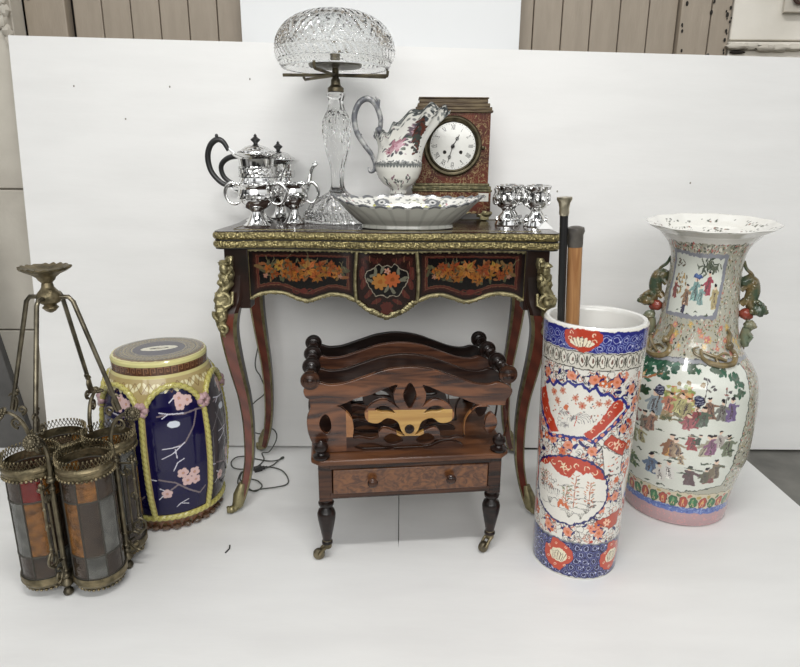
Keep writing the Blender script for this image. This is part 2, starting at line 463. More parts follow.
fx = [0, .030, .060, .082, .115, .150, .185, .212, .240, .275, .312, .345, .369]
fz = [.590, .599, .617, .635, .647, .650, .638, .627, .634, .650, .653, .648, .632]
fb = lambda x: float(np.interp(abs(x), fx, fz))
fxs = np.linspace(0, .369, 60)
_k = np.array([1, 2, 3, 2, 1]) / 9
_sm = np.convolve(np.pad(np.interp(fxs, fx, fz), 2, 'edge'), _k, 'valid')
fb = lambda x: float(np.interp(abs(x), fxs, _sm))
fy = lambda x: -.178 - .009 * cos(2 * PI * x / .52) - (.012 * math.exp(-(x / .085) ** 4))
# painted marquetry
cv = Cv(-.372, .372, .575, .772, 860, 210, srgb(26, 15, 12))
DK, RED, RED2, LN, OR1, OR2, OR3, CR, GN = [srgb(*c) for c in ((16, 11, 10), (70, 32, 26), (92, 42, 34), (116, 84, 60), (168, 100, 42), (146, 78, 38), (182, 124, 60), (160, 130, 98), (84, 80, 58))]
def panel(x0, x1, flip):
    inb = lambda d: [(x0 + d, .762 - d * .7)] + [(x1 - d, .762 - d * .7)] + [(x, fb(x) + .006 + d) for x in np.linspace(x1 - d, x0 + d, 40)]
    cv.poly(inb(.004), srgb(44, 22, 16)); cv.poly(inb(.010), RED); cv.poly(inb(.0135), LN); cv.poly(inb(.0150), RED2)
    cv.poly(inb(.0195), LN); cv.poly(inb(.0205), DK)
    xm = (x0 + x1) / 2; zb = fb(xm)
    for s_ in (-1, 1):
        cv.line([(xm + s_ * p[0], zb + p[1]) for p in ((0, .024), (.018, .032), (.03, .026), (.022, .018), (.012, .022))], .0035, RED2)
        cv.line([(xm + s_ * p[0], zb + p[1]) for p in ((.03, .018), (.05, .03), (.06, .028))], .0025, RED)
    cv.disc(xm, zb + .026, .010, .007, srgb(104, 44, 36))
    R = random.Random(3 if flip else 5)
    zc = .712
    for k in range(60):
        a = R.uniform(-.118, .118); b = R.uniform(-.032, .032) * (1 - abs(a) / .25)
        cv.leaf(xm + a, zc + b, R.uniform(.007, .014), R.choice([GN, srgb(120, 95, 60), srgb(85, 85, 60), srgb(140, 90, 55)]), R.uniform(0, PI))
        if k % 3 == 0: cv.line([(xm + a, zc + b), (xm + a + R.uniform(-.02, .02), zc + b + .02)], .0013, srgb(120, 110, 80))
    def lily(x, y, r_, c, ph, np_):
        for k in range(np_):
            t = ph + 2 * PI * k / np_ + R.uniform(-.2, .2); l = r_ * R.uniform(.8, 1.15); q = l * .24
            tip = (x + l * cos(t), y + l * sin(t)); m1 = (x + l * .5 * cos(t) - q * sin(t), y + l * .5 * sin(t) + q * cos(t)); m2 = (x + l * .5 * cos(t) + q * sin(t), y + l * .5 * sin(t) - q * cos(t))
            cc = tuple(v * R.uniform(.75, 1.2) for v in c)
            cv.poly([(x, y), m1, tip, m2], cc); cv.line([(x, y), tip], .0007, srgb(84, 44, 24))
        cv.disc(x, y, r_ * .16, r_ * .16, srgb(104, 56, 28))
    fl = [(-.092, .004, .014), (-.078, -.010, .016), (-.062, .012, .018), (-.048, -.010, .018), (-.030, .002, .021), (-.012, -.014, .020), (.004, .016, .017), (.014, .004, .027), (.036, -.016, .022), (.046, .012, .018), (.062, -.004, .020), (.076, .012, .017), (.086, -.010, .015), (-.022, -.022, .014), (-.040, .018, .014), (.098, .002, .012)]
    for i, (a, b, r_) in enumerate(fl):
        if flip: a = -a
        lily(xm + a, zc + b, r_, [OR1, OR2, OR3, OR1, OR2][i % 5], i, 6 + i % 3)
    for k in range(26): cv.leaf(xm + R.uniform(-.10, .10), zc + R.uniform(-.026, .028), R.uniform(.003, .007), R.choice([srgb(100, 92, 66), srgb(60, 60, 44), srgb(150, 110, 70)]), R.uniform(0, PI))
    for s_ in (-1, 1): cv.flower(xm + s_ * .100, zc - .014, .007, srgb(170, 120, 100), CR, 5)
panel(-.362, -.088, False); panel(.088, .362, True)
cen = [(x, fb(x) + .008) for x in np.linspace(.076, -.076, 24)] + [(-.080, .70), (-.078, .760), (.078, .760), (.080, .70)]
cv.poly(cen, srgb(40, 20, 15))
cv.setclip(cen)
for s_ in (-1, 1):
    for (a, b, l, ro) in ((.060, .735, .016, 1.2), (.066, .71, .018, 1.7), (.062, .682, .018, 1.9), (.048, .655, .017, 2.3), (.045, .748, .016, .2), (.025, .742, .014, -.5), (.028, .634, .015, 2.7)):
        cv.leaf(s_ * a, b, l, RED2 if b < .73 else RED, ro if s_ > 0 else PI - ro)
        cv.line([(s_ * a, b - .008), (s_ * a, b + .008)], .001, LN)
for k in range(5): cv.leaf(0, .615, .02, RED2, PI / 2 + (k - 2) * .5)
lob = [(-.057, .70), (-.052, .715), (-.035, .722), (-.022, .735), (-.012, .728), (0, .732), (.012, .728), (.022, .735), (.035, .722), (.052, .715), (.057, .70), (.050, .680), (.040, .665), (.030, .650), (.012, .652), (0, .645), (-.012, .652), (-.030, .650), (-.040, .665), (-.050, .680)]
lob = spline2(lob, 4, True)
cv.poly(lob, srgb(18, 14, 13)); cv.line(lob + lob[:1], .0018, srgb(170, 160, 140))
for (a, b, ro) in ((-.035, .705, .4), (-.03, .715, 1.5), (.03, .715, 1.6), (.042, .692, 0), (-.044, .690, 2.6), (.0, .668, 1), (.015, .665, 2.2), (-.012, .72, 1.2), (.046, .698, .3)):
    cv.leaf(a, b, .011, srgb(120, 118, 100), ro)
cv.flower(-.018, .688, .022, OR3, OR1, 8, .2, .5); cv.flower(.014, .694, .021, srgb(186, 98, 52), OR2, 8, .5, .5)
cv.flower(.001, .716, .009, srgb(205, 150, 130), OR1, 5)
cv.setclip()
cv.warp(1.6, 1.6, 6, 4); cv.a *= .62
MARQ = paint_mat('floral_marquetry', .16, .5)
ap = []
for t in np.linspace(0, 1, cv.H):
    pass
P = np.zeros((cv.H, cv.W, 3), np.float32)
xs_ = cv.X; bz = np.array([fb(x) for x in xs_]); yy = np.array([fy(x) for x in xs_])
Zg = cv.Y[:, None] * np.ones_like(xs_)[None]
Zc = np.maximum(Zg, bz[None])
P[..., 0] = xs_[None]; P[..., 1] = yy[None]; P[..., 2] = Zc
big_grid('marquetry_frieze', P, cv, MARQ, tb)
# carcass behind the frieze, canted corners, side and back rails
m = M(); xs2 = np.linspace(-.369, .369, 90)
rings = [[(x, fy(x) + .0015, .7705), (x, fy(x) + .0015, fb(x)), (x, fy(x) + .02, fb(x)), (x, fy(x) + .02, .7705)] for x in xs2]
m.grid(rings, True, True, True)
m.box((0, .192, .71), (.84, .018, .122))
for s_ in (-1, 1): m.box((s_ * .412, 0, .71), (.018, .36, .122))
for sx_ in (-1, 1):
    for y_ in (-.158, .17): m.box((sx_ * .398, y_, .69), (.062, .05, .16))
m.build('carcass', BLACKW, tb, bevel=.002)
# gilt beading round the frieze
m = M()
m.tube([(x, fy(x) - .002, fb(x) + .002) for x in np.linspace(-.369, .369, 160)], .0042, 7)
m.tube([(x, fy(x) - .002, .767) for x in np.linspace(-.369, .369, 60)], .0028, 6)
for x in (-.369, .369): m.tube([(x, fy(x) - .002, z) for z in np.linspace(fb(x), .768, 12)], .0036, 6)
for s_ in (-1, 1): m.tube([(s_ * (.080 + .004 * sin((z - .62) * 24)), fy(.08) - .003, z) for z in np.linspace(fb(.08), .768, 14)], .0048, 7)
R = random.Random(4)
for x in np.linspace(-.075, .075, 26): m.ball((x, fy(x) - .006, fb(x) + .004 + R.uniform(-.003, .004)), .0058, (1.3, .7, .9), 5, .6, 2)
for x in np.linspace(-.36, .36, 110): m.ball((x, fy(x) - .003, fb(x) - .001 + R.uniform(-.002, .001)), .0038, (1.3, .8, 1), 4)
for x in np.linspace(-.36, .36, 60): m.ball((x, fy(x) - .003, .765 + R.uniform(-.002, .001)), .003, (1.6, .8, .8), 4)
m.build('gilt_border', GOLDS, tb)

KING = pm('kingwood_veneer', (.135, .033, .018), .25, col2=(.05, .013, .009), vscale=6, stretch=(1, 1, 1), coat=.4, distort=.5, detail=4)
_nt = KING.node_tree
_wv = _nt.nodes.new('ShaderNodeTexWave'); _wv.inputs['Scale'].default_value = 7; _wv.inputs['Distortion'].default_value = 2; _wv.inputs['Detail'].default_value = 2
_mp = _nt.nodes.new('ShaderNodeMapping'); _mp.inputs['Rotation'].default_value = (0, .75, 0)
_tc = [q for q in _nt.nodes if q.type == 'TEX_COORD'][0]; _nt.links.new(_tc.outputs['Object'], _mp.inputs['Vector']); _nt.links.new(_mp.outputs['Vector'], _wv.inputs['Vector'])
_rg = [q for q in _nt.nodes if q.type == 'MAP_RANGE'][0]; _nt.links.new(_wv.outputs['Fac'], _rg.inputs[0]); _rg.inputs[1].default_value = .1; _rg.inputs[2].default_value = 1.9
def leg(sx_, fy_, xo=0):
    """section swept along the cabriole curve: red veneer faces, black sides, brass on the corners"""
    zz = [.70, .64, .60, .55, .48, .40, .35, .28, .21, .15, .095, .05, .02]
    xx = [.402, .408, .420, .425, .419, .408, .401, .396, .396, .400, .409, .420, .430]
    yb = [.160, .168, .180, .186, .182, .172, .166, .162, .162, .164, .172, .182, .190]
    ww = [.046, .047, .048, .046, .042, .037, .034, .031, .029, .027, .026, .024, .022]
    c = spline([(a, b, z_) for a, b, z_ in zip(xx, yb, zz)], 5); W = np.interp(np.linspace(0, 1, len(c)), np.linspace(0, 1, len(ww)), ww)
    m = M(); rows = []
    for p, w_ in zip(c, W):
        h = w_ / 2; e = h * .66
        q = [(-h, -e), (-e, -h), (e, -h), (h, -e), (h, e), (e, h), (-e, h), (-h, e)]
        rows.append([(sx_ * (p.x + xo) + a, fy_ * p.y + b, p.z) for a, b in q])
    m.grid(rows, True, True, True)
    nq = len(rows) - 1
    for j in range(nq):
        for i in range(8): m.m[j * 8 + i] = ({1: 0, 5: 0, 3: 1, 7: 1}.get(i, 2) if c[j].z < .603 else 1)
    o = m.build('leg', [KING, BLACKW, GOLDS], tb, smooth=30)
    # gilt foot
    f = M(); p = c[-1]; x0, y0 = sx_ * (p.x + xo), fy_ * p.y
    d = Vector((sx_ * .75, fy_ * .6, 0)).normalized()
    b0 = Vector((x0, y0, 0))
    f.tube([b0 + Vector((0, 0, .085)) - d * .012, b0 + Vector((0, 0, .05)), b0 + d * .006 + Vector((0, 0, .022)), b0 + d * .02 + Vector((0, 0, .0105)), b0 + d * .034 + Vector((0, 0, .012)), b0 + d * .036 + Vector((0, 0, .024))], [.010, .0175, .0165, .0105, .009, .005], 10)
    f.ball(b0 + d * .026 + Vector((0, 0, .0115)), .0115, (1, 1, 1), 8)
    f.build('gilt_foot', GOLDS, o)
    return o
legs = [leg(-1, -1, .002), leg(1, -1, -.012), leg(-1, 1, .012), leg(1, 1, .0)]
# figural corner mounts on the knees
def mount(sx_):
    m = M(); R = random.Random(8); xo = -.011 if sx_ < 0 else -.020
    pth = spline([(.424, -.178, .752), (.432, -.196, .715), (.436, -.200, .68), (.446, -.205, .65), (.448, -.206, .62), (.452, -.206, .59), (.450, -.204, .56), (.444, -.20, .525)], 6)
    rr = np.interp(np.linspace(0, 1, len(pth)), [0, .2, .35, .5, .62, .8, 1], [.010, .019, .017, .022, .018, .014, .005])
    P = []
    for i, (p, r_) in enumerate(zip(pth, rr)):
        row = []
        for k in range(20):
            a = 2 * PI * k / 20; q = r_ * (1 + .38 * noise.noise(Vector((cos(a) * 1.5, sin(a) * 1.5, i * .42 + sx_))))
            row.append((sx_ * (p.x + xo) + cos(a) * q, p.y + sin(a) * q, p.z))
        P.append(row)
    m.grid(P, True, True, True)
    X = lambda x: sx_ * (x + xo)
    m.ball((X(.434), -.213, .722), .0125, (1, 1, 1.25), 8, .2, 3)          # head
    m.ball((X(.434), -.211, .735), .0135, (1.15, 1, .7), 8, .5, 4)         # hair
    for k in range(16): m.ball((X(.434 + R.uniform(-.014, .014)), -.205 + R.uniform(-.012, .004), R.uniform(.67, .745)), R.uniform(.005, .009), (1, 1, 1.1), 6, .5, 3)
    for (cx, cz, r0, t, sgn) in ((.440, .640, .021, 1.4, 1), (.452, .600, .017, 1.3, -1), (.446, .560, .012, 1.2, 1)):
        m.tube([(X(a), b - .217, c_) for a, b, c_ in spiral(cx, cz, r0, .004, .5, sgn * t)], [.006, .0055, .004], 8)
    m.tube([(X(a), b, c_) for a, b, c_ in ((.418, -.205, .66), (.42, -.213, .63), (.436, -.22, .62), (.452, -.22, .635), (.46, -.215, .66))], [.004, .007, .006, .003], 8)
    m.tube([(X(.449), -.204, .58), (X(.447), -.203, .53), (X(.438), -.196, .47), (X(.428), -.187, .41)], [.007, .005, .003, .002], 8)
    m.build('gilt_corner_mount', GOLDS, tb)
mount(-1); mount(1)

# ------------------------------------------------------------------ canterbury
ct = empty('canterbury', (.0115, 1.575, 0), math.radians(6.3))
tag(ct, 'rosewood magazine stand on castors with four fretwork dividers and one shallow drawer', 'magazine rack')
ROSE = wood('rosewood', (.065, .026, .013), (.014, .007, .005), .26)
ROSEL = wood('lighter_rosewood', (.135, .055, .024), (.06, .024, .012), .28, (2, 10, 14), 2.6)
ROSED = wood('dark_rosewood', (.018, .009, .007), (.006, .004, .003), .3)
BURR = pm('burr_veneer', (.175, .070, .024), .3, col2=(.06, .022, .010), vscale=32, stretch=(1.5, 1, 2), coat=.25, distort=1.5)
CW, CD = .228, .172
BZ0, BZ1 = .178, .278
m = M()
for s_ in (-1, 1):
    for q in (-1, 1): m.box((s_ * (CW - .014), q * (CD - .014), (BZ0 - .004 + BZ1) / 2), (.034, .034, BZ1 - BZ0 + .004))
    m.box((s_ * (CW - .004), 0, (BZ0 + BZ1) / 2 + .004), (.014, 2 * CD - .05, BZ1 - BZ0 - .008))
m.box((0, CD - .004, (BZ0 + BZ1) / 2 + .004), (2 * CW - .05, .014, BZ1 - BZ0 - .008))
m.box((0, -CD + .008, BZ1 - .008), (2 * CW - .05, .026, .016))
m.box((0, -CD + .008, BZ0 + .012), (2 * CW - .05, .026, .016))
m.box((0, 0, BZ0 + .012), (2 * CW - .04, 2 * CD - .04, .008))
m.build('case', ROSE, ct, bevel=.002)
dw = M().box((0, -CD + .004, (BZ0 + BZ1) / 2 + .002), (2 * CW - .066, .026, .066)).build('drawer', BURR, ct, bevel=.0025)
for s_ in (-1, 1):
    M().lathe([(.004, 0), (.005, .006), (.011, .010), (.013, .016), (.010, .021), (.004, .024)], 20, (s_ * .098, -CD - .009, (BZ0 + BZ1) / 2 + .004), 'y').build('knob', ROSE, dw)
pl = []
hw, hd, cc = .248, .190, .022
pl = [(-hw + cc, -hd), (hw - cc, -hd), (hw, -hd + cc), (hw, hd - cc), (hw - cc, hd), (-hw + cc, hd), (-hw, hd - cc), (-hw, -hd + cc)]
M().slab(pl, BZ1, BZ1 + .016).build('platform', ROSEL, ct, bevel=.005, bseg=3)
PZ = BZ1 + .016
for s_ in (-1, 1):
    for q in (-1, 1):
        M().lathe([(.020, 0), (.021, .006), (.011, .010), (.009, .014), (.015, .020), (.0175, .028), (.015, .036), (.007, .041), (.004, .045), (.001, .047)], 24, (s_ * .222, q * .170, PZ)).build('finial', ROSED, ct)
        x, y = s_ * (CW - .014), q * (CD - .014)
        lg = M().lathe([(.010, .045), (.014, .047), (.014, .052), (.011, .056), (.0145, .075), (.019, .098), (.0225, .118), (.0235, .132), (.020, .143), (.012, .149), (.011, .153), (.019, .158), (.020, .164), (.013, .168), (.013, .175)], 28, (x, y, 0)).build('leg', ROSED, ct)
        cs = M(); cs.lathe([(.011, .034), (.012, .047), (.012, .056), (.009, .058)], 16, (x, y, 0))
        an = {(-1, -1): 2.6, (1, -1): 3.2, (-1, 1): .5, (1, 1): .3}[(s_, q)]
        d = Vector((cos(an + .35), sin(an + .35) - .2, 0)).normalized(); nrm = Vector((-d.y, d.x, 0))
        for e_ in (-1, 1): cs.tube([Vector((x, y, .040)) + nrm * e_ * .008, Vector((x, y, .03)) + d * .012 + nrm * e_ * .009, Vector((x, y, .016)) + d * .022 + nrm * e_ * .009], .0042, 8)
        cs.cur = 1
        c_ = Vector((x, y, .0150)) + d * .022
        cs.tube([c_ - nrm * .007, c_ - nrm * .004, c_ + nrm * .004, c_ + nrm * .007], [.013, .0150, .0150, .013], 24)
        cs.build('castor', [ANTL, ANTB], lg)
# fretwork dividers
q_ = lambda a, b: ((a / 2.667 + 290 - 412) * .00246, .485 - ((b / 2.667 + 320 - 378) - (a / 2.667 + 290 - 412) * -.030) * .0026)
def qq(pts, n=5, closed=True): return spline2([q_(a, b) for a, b in pts], n, closed)
mir = lambda pts: [(640 + 2 - a, b - (0)) for a, b in pts]
def sym(pts): return qq(pts)
outer_l = [(323, 127), (262, 134), (205, 152), (150, 170), (110, 174), (84, 168), (62, 172), (44, 186), (48, 204), (58, 212), (60, 235), (50, 262), (52, 300), (62, 330), (75, 354)]
_h = qq(outer_l[::-1] + [(646 - a, b) for a, b in outer_l[1:]], 4, False)
outer = _h
zb_ = PZ - .002
outer = [(x, max(z, zb_)) for x, z in outer]
h_side = [(108, 232), (142, 224), (182, 208), (220, 198), (262, 180), (290, 172), (280, 196), (284, 222), (296, 238), (262, 214), (236, 216), (212, 232), (202, 254), (212, 272), (238, 276), (262, 262), (290, 272), (300, 296), (310, 312), (284, 300), (254, 290), (240, 302), (238, 316), (216, 322), (190, 316), (170, 318), (172, 290), (166, 262), (146, 238), (124, 228)]
h_eye = [(304, 200), (312, 176), (323, 166), (334, 176), (342, 200), (334, 224), (323, 238), (312, 224)]
h_pet = [(228, 238), (246, 228), (268, 232), (286, 250), (264, 246), (244, 246)]
h_low = [(172, 342), (200, 330), (234, 332), (262, 344), (284, 348), (250, 353), (200, 354)]
h_eye2 = [(252, 318), (272, 304), (296, 312), (306, 326), (284, 336), (262, 332)]
h_out = [(84, 262), (98, 250), (110, 262), (114, 288), (104, 306), (90, 300), (80, 282)]
holes = []
for h in (h_side, h_pet, h_low, h_eye2, h_out):
    holes.append(qq(h, 3)); holes.append(qq([(646 - a, b) for a, b in h], 3))
holes.append(qq(h_eye, 4))
DIVM = pm('figured_rosewood', (.16, .060, .024), .27, col2=(.03, .012, .008), vscale=2.6, stretch=(2, 8, 14), coat=.3, distort=1.4, lo=.38, hi=.62, detail=8)
SAP = pm('pale_sapwood', (.50, .31, .09), .3, col2=(.36, .19, .05), vscale=5, stretch=(1, 1, 14), coat=.25)
fm = fret(outer, holes, .014, .0012)
# sapwood streak: faces of the middle band of the fret
import bmesh
def streak(me, mats, zr):
    bm = bmesh.new(); bm.from_mesh(me)
    for z in zr: bmesh.ops.bisect_plane(bm, geom=bm.verts[:] + bm.edges[:] + bm.faces[:], plane_co=(0, 0, z), plane_no=(.02, 0, 1))
    bmesh.ops.bisect_plane(bm, geom=bm.verts[:] + bm.edges[:] + bm.faces[:], plane_co=(0, 0, zs3), plane_no=(0, 0, 1))
    for x in (-.105, .105, -.160, .160, -.034, .034):
        bmesh.ops.bisect_plane(bm, geom=bm.verts[:] + bm.edges[:] + bm.faces[:], plane_co=(x, 0, 0), plane_no=(1, 0, 0))
    bm.to_mesh(me); bm.free()
    for m_ in mats: me.materials.append(m_)
    for p in me.polygons:
        c = p.center
        zz = c.z + .02 * c.x
        low = zz < zr[0] and c.z > PZ - .01
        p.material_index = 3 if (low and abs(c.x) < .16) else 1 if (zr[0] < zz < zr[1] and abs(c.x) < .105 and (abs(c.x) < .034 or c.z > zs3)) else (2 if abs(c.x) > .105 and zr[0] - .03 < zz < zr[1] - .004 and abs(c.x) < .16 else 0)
    return me
zs3 = q_(323, 280)[1]
zs1, zs2 = q_(323, 312)[1], q_(323, 240)[1]
fm2 = fm.copy()
streak(fm, [DIVM, SAP, pm('amber_rosewood', (.34, .15, .05), .28, col2=(.24, .10, .032), vscale=4, stretch=(2, 8, 14), coat=.3), wood('deep_brown_rosewood', (.075, .032, .018), (.025, .011, .007), .3)], (zs1, zs2))  # low scrolls and bottom rail get a darker brown rosewood
fm3 = fm2.copy(); fm4 = fm2.copy(); fm2.materials.append(wood('shaded_brown_rosewood', (.040, .019, .012), (.012, .006, .005), .28)); fm3.materials.append(wood('reddish_rosewood', (.12, .050, .027), (.035, .014, .009), .28)); fm4.materials.append(ROSED)  # second and rear dividers: dark wood, deepened to paint in the shade between them
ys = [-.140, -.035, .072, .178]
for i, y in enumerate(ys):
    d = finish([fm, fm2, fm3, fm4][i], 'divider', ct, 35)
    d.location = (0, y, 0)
    for s_ in (-1, 1):
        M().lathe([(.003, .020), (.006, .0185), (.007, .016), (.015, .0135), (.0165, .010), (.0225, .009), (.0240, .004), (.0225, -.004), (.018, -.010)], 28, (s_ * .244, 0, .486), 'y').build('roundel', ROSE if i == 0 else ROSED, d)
    if i == 0:
        M().lathe([(.002, .016), (.005, .0155), (.006, .012), (.0105, .011), (.0125, .008), (.0125, .004)], 24, (q_(323, 293)[0], 0, q_(323, 293)[1]), 'y').build('rosette', ROSED, d)
for i in range(3):
    for s_ in (-1, 1):
        a, b = ys[i] + .008, ys[i + 1] - .008; L_ = b - a
        pr = [(.006, 0), (.010, .08), (.006, .12), (.008, .2), (.014, .32), (.015, .42), (.008, .5), (.015, .58), (.014, .68), (.008, .8), (.006, .88), (.010, .92), (.006, 1)]
        mm = M().lathe([(r_, -(a + t * L_)) for r_, t in pr[::-1]], 18, (s_ * .244, 0, .486), 'y')
        mm.build('spindle', ROSED, ct)
# ------------------------------------------------------------------ blue, red and white umbrella stand
WH = srgb(221, 218, 209); BL = srgb(36, 40, 120); BL2 = srgb(28, 30, 92); RD = srgb(180, 60, 38); PK = srgb(214, 138, 110); INK = srgb(70, 66, 66); LB = srgb(120, 130, 185); ORG = srgb(196, 102, 60)
PORC = paint_mat('painted_porcelain', .12, .5)
PLAIN = pm('white_porcelain', (.74, .735, .70), .12, coat=.5)
sx, sy = .462, 1.42
um = empty('umbrella_stand', (sx, sy, 0), -math.atan2(sx, sy))
tag(um, 'tall cylindrical porcelain umbrella stand patterned in blue, orange red and white, holding two walking sticks', 'umbrella stand')
cv = Cv(-180, 180 - 360 / 840, .0, .645, 840, 540, WH); cv.k = 360 / (2 * PI * .117)
zt = .645
def scrolls(y0, y1, x0, x1, step, R, LB=LB):
    y = y0 + .008; row = 0
    while y < y1:
        x = x0 + (step / 2 if row % 2 else 0)
        while x < x1:
            r_ = R.uniform(.0085, .012)
            cv.ring(x, y, r_, .0016, LB, 14, R.uniform(0, 6), R.uniform(9, 12)); cv.ring(x, y, r_ * .55, .0013, srgb(170, 176, 214), 10)
            if R.random() < .5: cv.disc(x + step * .4, y + R.uniform(-.006, .006), .0022, .0022, srgb(200, 204, 230))
            x += step
        y += .0185; row += 1
R = random.Random(11)
# overall scrolling ground of fine ink tendrils, blue leaves and orange blossoms
for k in range(2300):
    x, y = R.uniform(-180, 180), R.uniform(.10, .55)
    cv.ring(x, y, R.uniform(.004, .011), .0013, R.choice([INK, srgb(52, 48, 58), srgb(120, 100, 92), srgb(190, 120, 96)]), 9, R.uniform(0, 6), R.uniform(7, 11))
for k in range(330):
    x, y = R.uniform(-180, 180), R.uniform(.10, .54)
    c = R.choice([BL2, BL, BL2, ORG, PK, RD])
    if R.random() < .55: cv.leaf(x, y, R.uniform(.007, .012), c if k % 3 else BL2, R.uniform(0, PI))
    else: cv.flower(x, y, R.uniform(.008, .013), R.choice([ORG, PK, ORG]), R.choice([WH, RD, BL]), 6, R.uniform(0, 1), .7)
for (x, y) in [(27, 479), (-18, 358), (10, 352), (47, 404), (62, 470), (-40, 360), (-64, 350), (50, 300), (62, 250), (48, 225), (-70, 300), (30, 130), (-10, 128), (-38, 128), (52, 500), (-55, 520), (-20, 530), (5, 528), (30, 522)]:
    y /= 1000
    for k in range(5): cv.leaf(x + 7 * cos(k * 1.26), y + .0135 * sin(k * 1.26), .0075, BL2, k * 1.26 + .8)
    cv.flower(x, y, .012, PK, RD, 6, .3, .8); cv.disc(x, y, .0045, .0045, ORG)
def fan(dx):
    o = [(-57, 491), (-50, 502), (-44, 494), (-38, 508), (-30, 500), (-24, 514), (-16, 507), (-8, 515), (0, 500), (7, 508), (14, 492), (22, 496), (30, 480), (38, 484), (44, 470), (49, 455), (9, 374), (-2, 382), (-44, 370), (-62, 411)]
    o = [(x + dx, y / 1000) for x, y in o]
    cv.poly(o, WH)
    cv.poly([(x + dx, y / 1000) for x, y in [(-76, 463), (-58, 482), (-47, 430), (-31, 384), (-44, 376), (-62, 415)]], RD)
    cv.poly([(x + dx, y / 1000) for x, y in [(30, 481), (42, 473), (43, 455), (7, 380), (-2, 391), (16, 432)]], RD)
    for (a, b) in [(32, 466), (26, 446), (18, 426), (8, 404), (-46, 400), (-54, 425), (-62, 455)]:
        cv.ring(a + dx, b / 1000, .005, .0018, srgb(232, 200, 170), 8, .5, 4.6)
    cv.line(o[:16], .0070, BL)
    e = [(49, 455), (9, 376)]; cv.line([(a + dx + 2, b / 1000) for a, b in e], .011, BL)
    for t in np.linspace(.08, .95, 6): cv.disc(dx + 51 - 40 * t, (455 - 79 * t) / 1000, .0052, .0034, PK, .9)
    e = [(9, 376), (-2, 383), (-42, 369)]; cv.line([(a + dx, b / 1000) for a, b in e], .0095, BL)
    for t in np.linspace(.05, .95, 6): cv.disc(dx + 8 - 48 * t, (378 - 6 * t) / 1000, .005, .003, PK)
    e = [(-42, 369), (-64, 411), (-78, 455)]; cv.line([(a + dx, b / 1000) for a, b in e], .0105, BL)
    for t in np.linspace(.1, .9, 5): cv.disc(dx - 42 - 30 * t, (369 + 75 * t) / 1000, .0045, .0032, PK, -.9)
    for k in range(46):
        x, y = R.uniform(-44, 26), R.uniform(.418, .488)
        if y > .500 - abs(x + 15) * .0006: continue
        cv.disc(x + dx, y, .0022, .0016, R.choice([RD, ORG, INK, srgb(150, 100, 80)]))
    for (a, b) in [(-42, 478), (-30, 488), (-14, 478), (2, 482), (12, 470), (22, 474), (-36, 460), (-6, 462)]:
        cv.flower(a + dx, b / 1000, .009, srgb(190, 130, 105), RD, 7, a, .45)
    cv.disc(dx - 24, .450, .008, .0055, ORG, .8); cv.disc(dx - 20, .447, .006, .0045, WH, .8)
    for k in range(6): cv.ring(dx - 12 + k * 1.5, .415, .010 + .0035 * k, .0012, srgb(110, 105, 108), 10, .3, 2.7)
    cv.line([(dx - 12, .408), (dx - 11, .434)], .002, RD)
    for k in range(26): cv.ring(dx + R.uniform(-34, -16), R.uniform(.395, .442), .005, .001, srgb(130, 125, 125), 8, 0, 4)
fan(0); fan(178)
